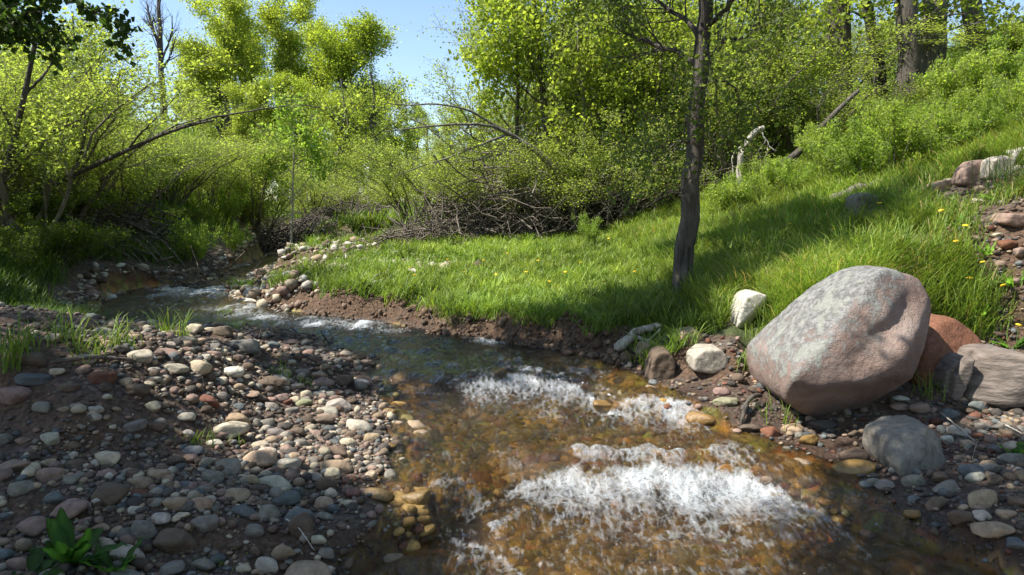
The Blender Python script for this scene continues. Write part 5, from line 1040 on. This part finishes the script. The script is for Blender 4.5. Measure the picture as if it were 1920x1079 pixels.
# broad leaved plants
def broadleaf(px, py, label, n, ln, wd, col, seed, up=.6, name='leafy_plant'):
    rg = np.random.default_rng(seed); g = ground(px, py); V = []; F = []; Cc = []; o = 0
    for i in range(n):
        a = i/n*2*np.pi*1.62*n/ n + rg.uniform(-.4, .4) + i*2.4; l = ln*rg.uniform(.6, 1.1); k = 9; s = np.linspace(0, 1, k)
        e = rg.uniform(.5, 1.3)*up; r = l*np.sin(s*1.1)*math.cos(e*.8)+.01; zz = l*(np.sin(e)*s - .28*s**2.2*(1.2-e*.6)); w_ = wd*np.sin(np.pi*np.clip(s, 0.03, .985)**.85)*rg.uniform(.8, 1.1)
        for j in range(k):
            dx, dy = math.cos(a), math.sin(a)
            for q in (-1, 0, 1): V.append((dx*r[j]-dy*w_[j]*q*.5, dy*r[j]+dx*w_[j]*q*.5, zz[j] + abs(q)*w_[j]*.18 + .006*math.sin(j*2.1+q)))
        for j in range(k-1):
            b = o+j*3; F += [(b, b+1, b+4, b+3), (b+1, b+2, b+5, b+4)]
        c_ = np.array(col)*rg.uniform(.75, 1.25); Cc += [tuple(c_*(rg.uniform(.85, 1.1))), tuple(c_*1.9), tuple(c_*rg.uniform(.85, 1.1))]*k; o += k*3
    tag(link(name, mesh(name, V, np.array(F), M_leaf, np.array(Cc)), None, g), label, 'plant')
broadleaf(135, 1062, 'broad leaved green plant in the bottom left corner', 16, .24, .06, (0.05, .115, .02), 1, .95)
broadleaf(215, 1075, 'smaller broad leaved plant right of the corner plant', 9, .18, .045, (0.05, .11, .02), 2, .8)
broadleaf(60, 1085, 'low leaved plant at the left of the corner plant', 9, .16, .05, (0.05, .10, .02), 6, .5)
broadleaf(1895, 655, 'broad leaved weed above the brown layered rock', 14, .17, .035, (0.10, .2, .04), 3, .9)
broadleaf(1905, 855, 'small leafy weed at the right edge of the shore', 12, .12, .04, (0.07, .15, .03), 4, .8)
broadleaf(1370, 535, 'dark leafy weed in the shade right of the dark tree', 14, .14, .05, (0.06, .13, .03), 5, .8)
wd_spots = [(1850, 480, 'below the slope outcrop'), (1790, 430, 'lower left of the slope outcrop'), (1720, 420, 'right of the grey slope rock'), (1760, 500, 'between the boulder and the outcrop'), (1840, 600, 'above the layered rock'), (1900, 540, 'at the right edge above the layered rock'), (1690, 460, 'up the slope from the boulder top'), (1540, 450, 'below the fallen log'), (1470, 500, 'in the grass left above the boulder'), (1350, 470, 'right of the dark tree'), (1870, 380, 'just under the slope outcrop'), (1600, 460, 'below the grey slope rock'), (1450, 540, 'right above the cream white rock')]
for i, (px, py, lb) in enumerate(wd_spots):
    broadleaf(px, py, 'light green leafy weed ' + lb, 12+i % 4, .16+.02*(i % 3), .032, (0.16, .27, .06), 40+i, 1.0, 'leafy_weed')
# dandelions
M_yel, nt, p = newmat('dandelion_petals'); p.inputs['Base Color'].default_value = (.75, .5, .02, 1); p.inputs['Roughness'].default_value = .7
M_stem, nt, p = newmat('green_stem'); p.inputs['Base Color'].default_value = (.12, .2, .04, 1)
fv, ff = ICO[2]; fl = fv*np.array([1, 1, .38])*(1+.15*np.sin(np.arctan2(fv[:, 1], fv[:, 0])*12))[:, None]
me_fl = mesh('flower_head', fl*.022, ff, M_yel, smooth=False)
sv, sf = tubes(np.array([[(0, 0, -.02), (.005, 0, .06), (.012, .004, .13), (.01, .006, .2)]]), np.full((1, 4), .0025), 5); me_st = mesh('stem', sv, sf, M_stem)
fl_spots = [(1150, 445), (1170, 452), (1140, 470), (1215, 455), (1240, 490), (1090, 520), (985, 540), (1010, 515), (1060, 540), (930, 545), (870, 540), (770, 530), (780, 545), (1130, 560), (950, 500), (905, 515), (1810, 470), (1790, 500), (1815, 570), (1880, 585), (1905, 660), (1690, 395), (1650, 420), (1835, 540), (1760, 440), (1480, 455), (1560, 470), (1030, 560), (840, 512), (1190, 540)]
DL = ['above the dark tree crown shade', 'near the sapling at the back', 'left of the young sapling', 'close to the dark tree trunk', 'right beside the dark tree trunk', 'above the middle of the cut bank', 'in the middle of the meadow', 'behind the middle of the meadow', 'just right of the meadow middle', 'left of the meadow middle above the bank', 'near the top of the cut bank', 'near the white driftwood piece', 'at the cut bank left of the dark hollow', 'at the bank edge left of the dark tree', 'toward the back of the meadow left part', 'in front of the brush heap', 'below the slope outcrop', 'lower left of the slope outcrop', 'right of the boulder top', 'at the right edge above the weed', 'above the layered rock', 'beside the grey slope rock', 'in front of the grey slope rock', 'right of the long grass clump', 'between the grey rock and the outcrop', 'in the shaded grass under the shrubs', 'above the whitish pointed stone', 'at the bank edge in the meadow middle', 'behind the white driftwood piece', 'left of the foot of the dark tree']
for i, (px, py) in enumerate(fl_spots):
    g = ground(px, py); z_ = H(g[0], g[1]); s = 1.0 if px > 1400 else .9
    w_ = 'meadow' if px < 1300 else 'right slope'; fg = 'dandelions dotted over the meadow' if px < 1300 else 'dandelions in the grass of the right slope'
    t_ = thing('dandelion', 'yellow dandelion ' + DL[i], 'flower', (g[0], g[1], z_), rr.uniform(0, 6), (s, s, s), fg)
    link('stem', me_st, t_); link('flower_head', me_fl, t_, (.01, .006, .2), (rr.uniform(-.3, .3), rr.uniform(-.3, .3), 0))

# ------------------------------------------------------------------ trees beside the camera: they shade the foreground; one reaches into the top left corner
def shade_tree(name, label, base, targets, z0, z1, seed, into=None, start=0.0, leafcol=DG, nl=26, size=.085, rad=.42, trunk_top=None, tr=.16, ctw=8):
    """crown boughs hang up-sun from the ground spots they shade"""
    rg = np.random.default_rng(seed); b = np.array([base[0], base[1], H(*base)]); pts = []
    for (px, py, n_) in targets:
        g = ground(px, py)
        for _ in range(n_):
            zc = rg.uniform(z0, z1); q = g + rg.normal(size=3)*np.array([.16, .16, 0]); tt = (zc-q[2])/SD[2]; c = q+SD*tt
            if c[1] > 0.3 and c[2] < CAMH + .30*c[1] + rad and abs(c[0]) < .85*c[1]: tt = (CAMH+.30*c[1]+rad+.4-q[2])/SD[2]; c = q+SD*tt
            pts.append(c)
    pts = [c for c in pts if all(np.linalg.norm(np.cross(c-q, SD)) > rad*1.0+.06 for q in PROTECT)]
    pts = np.array(pts)-b; top = trunk_top if trunk_top is not None else np.array([0, 0, z1*.8])
    P = path([(0, 0, -.2 if into is None else start), np.array(top)*.5+np.array([.1, .1, 0 if into is None else start*.5]), top], 12); w = [tubes(P[None], np.linspace(tr*1.2, tr*.5, 12)[None], 12)]
    Q = []
    for c in pts:
        k = rg.integers(5, 12); s_ = P[k]; md = s_*.5+c*.5+[0, 0, .3*np.linalg.norm(c-s_)*.3]; Q.append(path([s_, md, c], 9))
    Q = np.array(Q); Rq = np.linspace(.035, .008, 9)[None].repeat(len(Q), 0); w.append(tubes(Q, Rq, 5))
    n = len(pts); T0 = np.stack([Q[:, -1], Q[:, -1]], 1); tw = []
    for j in range(ctw):
        D = nrm(rg.normal(size=(n, 3))*[1, 1, .45]); L_ = rad*rg.uniform(.6, 1.3, (n, 1)); tw.append(np.stack([Q[:, -1], Q[:, -1]+D*L_*.5+[0, 0, .03], Q[:, -1]+D*L_-[0, 0, .04]], 1))
    tw = np.concatenate(tw); w.append(tubes(tw, np.array([[.007, .005, .003]]).repeat(len(tw), 0), 3))
    V, F = join(w); t_ = into or thing(name, label, 'tree', tuple(b)); link('trunk' if into is None else 'upper_limbs', mesh('trunk', V, F, M_bark), t_)
    link('crown' if into is None else 'upper_crown', leafmesh('crown', [leaves(tw, nl, size, rg, leafcol, spread=.07, yel=.2)]), t_); return t_
PROTECT = [at(a, 4.6, b) for a, b in [(1500, 640), (1600, 560), (1650, 640), (1720, 560), (1460, 700)]] + [ground(a, b) for a, b in [(330, 690), (360, 730), (430, 790), (520, 760), (560, 850), (620, 800), (680, 730), (640, 870), (470, 850), (560, 700), (1000, 850), (1150, 900), (1300, 880), (900, 900), (1000, 1000), (1150, 1000), (1280, 1000), (800, 850), (900, 950), (1100, 1050), (1250, 1040), (850, 780), (1000, 780), (1150, 820), (1050, 760), (950, 1060), (1400, 800), (1480, 800), (1400, 600), (1250, 800), (450, 700)]]
T1 = [(60, 760, 3), (130, 800, 3), (60, 850, 3), (200, 770, 3), (240, 850, 3), (150, 900, 3), (60, 950, 3), (160, 980, 3), (260, 950, 3), (330, 900, 2), (340, 980, 3), (260, 1050, 3), (90, 1050, 3), (420, 960, 2), (430, 1040, 3), (500, 1010, 3), (380, 940, 2), (460, 975, 3), (540, 965, 2), (580, 1030, 3), (360, 1050, 3), (300, 1000, 2), (500, 1070, 2), (440, 920, 1), (120, 720, 2), (60, 720, 2), (520, 1060, 2), (600, 1060, 2), (640, 990, 1), (560, 960, 1), (20, 900, 3), (20, 1000, 3)]
T2 = [(60, 600, 2), (130, 610, 2), (200, 605, 3), (280, 615, 3), (350, 608, 3), (420, 615, 2), (260, 640, 1), (480, 612, 2), (540, 625, 2), (600, 640, 2), (680, 660, 2), (660, 640, 2), (740, 650, 3), (820, 655, 3), (760, 690, 3), (860, 690, 3), (930, 670, 2), (800, 730, 3), (880, 720, 1), (1000, 690, 2), (740, 740, 2), (960, 650, 2), (1080, 690, 1), (620, 680, 1), (60, 560, 2), (130, 560, 2), (30, 530, 2)]
T3 = [(1860, 780, 2), (1900, 830, 2), (1820, 850, 2), (1870, 900, 2), (1790, 920, 2), (1900, 960, 2), (1650, 930, 2), (1740, 1000, 2), (1600, 985, 1), (1700, 1050, 2), (1850, 1040, 2), (1560, 1040, 1), (1790, 850, 1), (1910, 760, 2)]
shade_tree('streamside_tree', 'cottonwood just outside the left edge whose leafy boughs shade the near cobbles', (-6.2, 3.0), T1, 4.2, 5.4, 101, rad=.34)
shade_tree('streamside_tree', 'cottonwood left of the gravel bar shading the dark blue reach of water', (-9.2, 6.8), T2, 5.6, 7.0, 102, rad=.5)
shade_tree('streamside_tree', 'tree beside the viewer shading the right hand shore', (-3.6, 1.2), T3, 4.6, 6.4, 103, rad=.42)
T4 = [(1200, 575, 4), (1160, 590, 4), (1240, 590, 4), (1300, 590, 4), (1350, 560, 4), (1330, 520, 4), (1380, 500, 4), (1340, 470, 4), (1400, 460, 4), (1450, 450, 4), (1500, 430, 4), (1420, 420, 2), (1480, 410, 4), (1540, 405, 2), (1350, 600, 2), (1230, 620, 4), (1160, 640, 4), (1100, 640, 2), (1300, 550, 4), (1270, 610, 2), (1560, 420, 2)]
shade_tree('dark_tree', '', (1.62, 6.9), T4, 4.6, 5.6, 104, into=dark_tree, start=3.3, trunk_top=np.array([.35, 0, 4.4]), leafcol=WG, tr=.05, nl=40, size=.085, rad=.38)
for i, (x, y, k, lb) in enumerate([(-9, -7, 0, 'unseen tall cottonwood added behind the viewer on the left bank to dim sky light'), (-2, -9, 1, 'unseen tall cottonwood added right behind the viewer to dim sky light'), (5, -7.5, 2, 'unseen broad cottonwood added behind the viewer on the right bank to dim sky light'), (11, -4, 0, 'unseen cottonwood added behind the viewer up the right slope to dim sky light'), (-16, -3, 2, 'unseen broad cottonwood added far left behind the viewer to dim sky light'), (13, 3, 1, 'unseen cottonwood added right of the viewer on the slope to dim sky light')]):  # unseen trees added to cut the sky light around the viewer
    put('cottonwood_tree', 'tree', cw[k], (x, y, H(x, y)), i*1.1, (1.0, 1.0, .9), lb)
# overhanging bough in the top left corner
limb_tree('overhanging_tree', 'bough with leaves coloured dark for shade, hanging into the top left corner', [np.array([-6.5, 4.0, H(-6.5, 4.0)]), np.array([-6.2, 4.1, 2.0]), np.array([-5.7, 4.4, 3.2]), np.array([-5.0, 4.8, 4.2])], .12, .06, [
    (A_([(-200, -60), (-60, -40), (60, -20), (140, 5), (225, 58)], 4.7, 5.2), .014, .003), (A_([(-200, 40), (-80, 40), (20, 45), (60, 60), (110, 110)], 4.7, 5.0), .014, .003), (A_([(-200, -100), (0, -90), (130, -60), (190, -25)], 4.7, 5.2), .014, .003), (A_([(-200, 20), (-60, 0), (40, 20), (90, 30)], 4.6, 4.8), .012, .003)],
    seed=91, leaf=(0.045, .085, .018), nl=9, twig=(13, 4), tl=.3, lf=.055, lspread=.03, up=-.15)  # leaf colour darkened so the bough reads as shaded
print('objects', len(bpy.data.objects), 'polys', sum(len(o.data.polygons) for o in bpy.data.objects if o.type == 'MESH'))
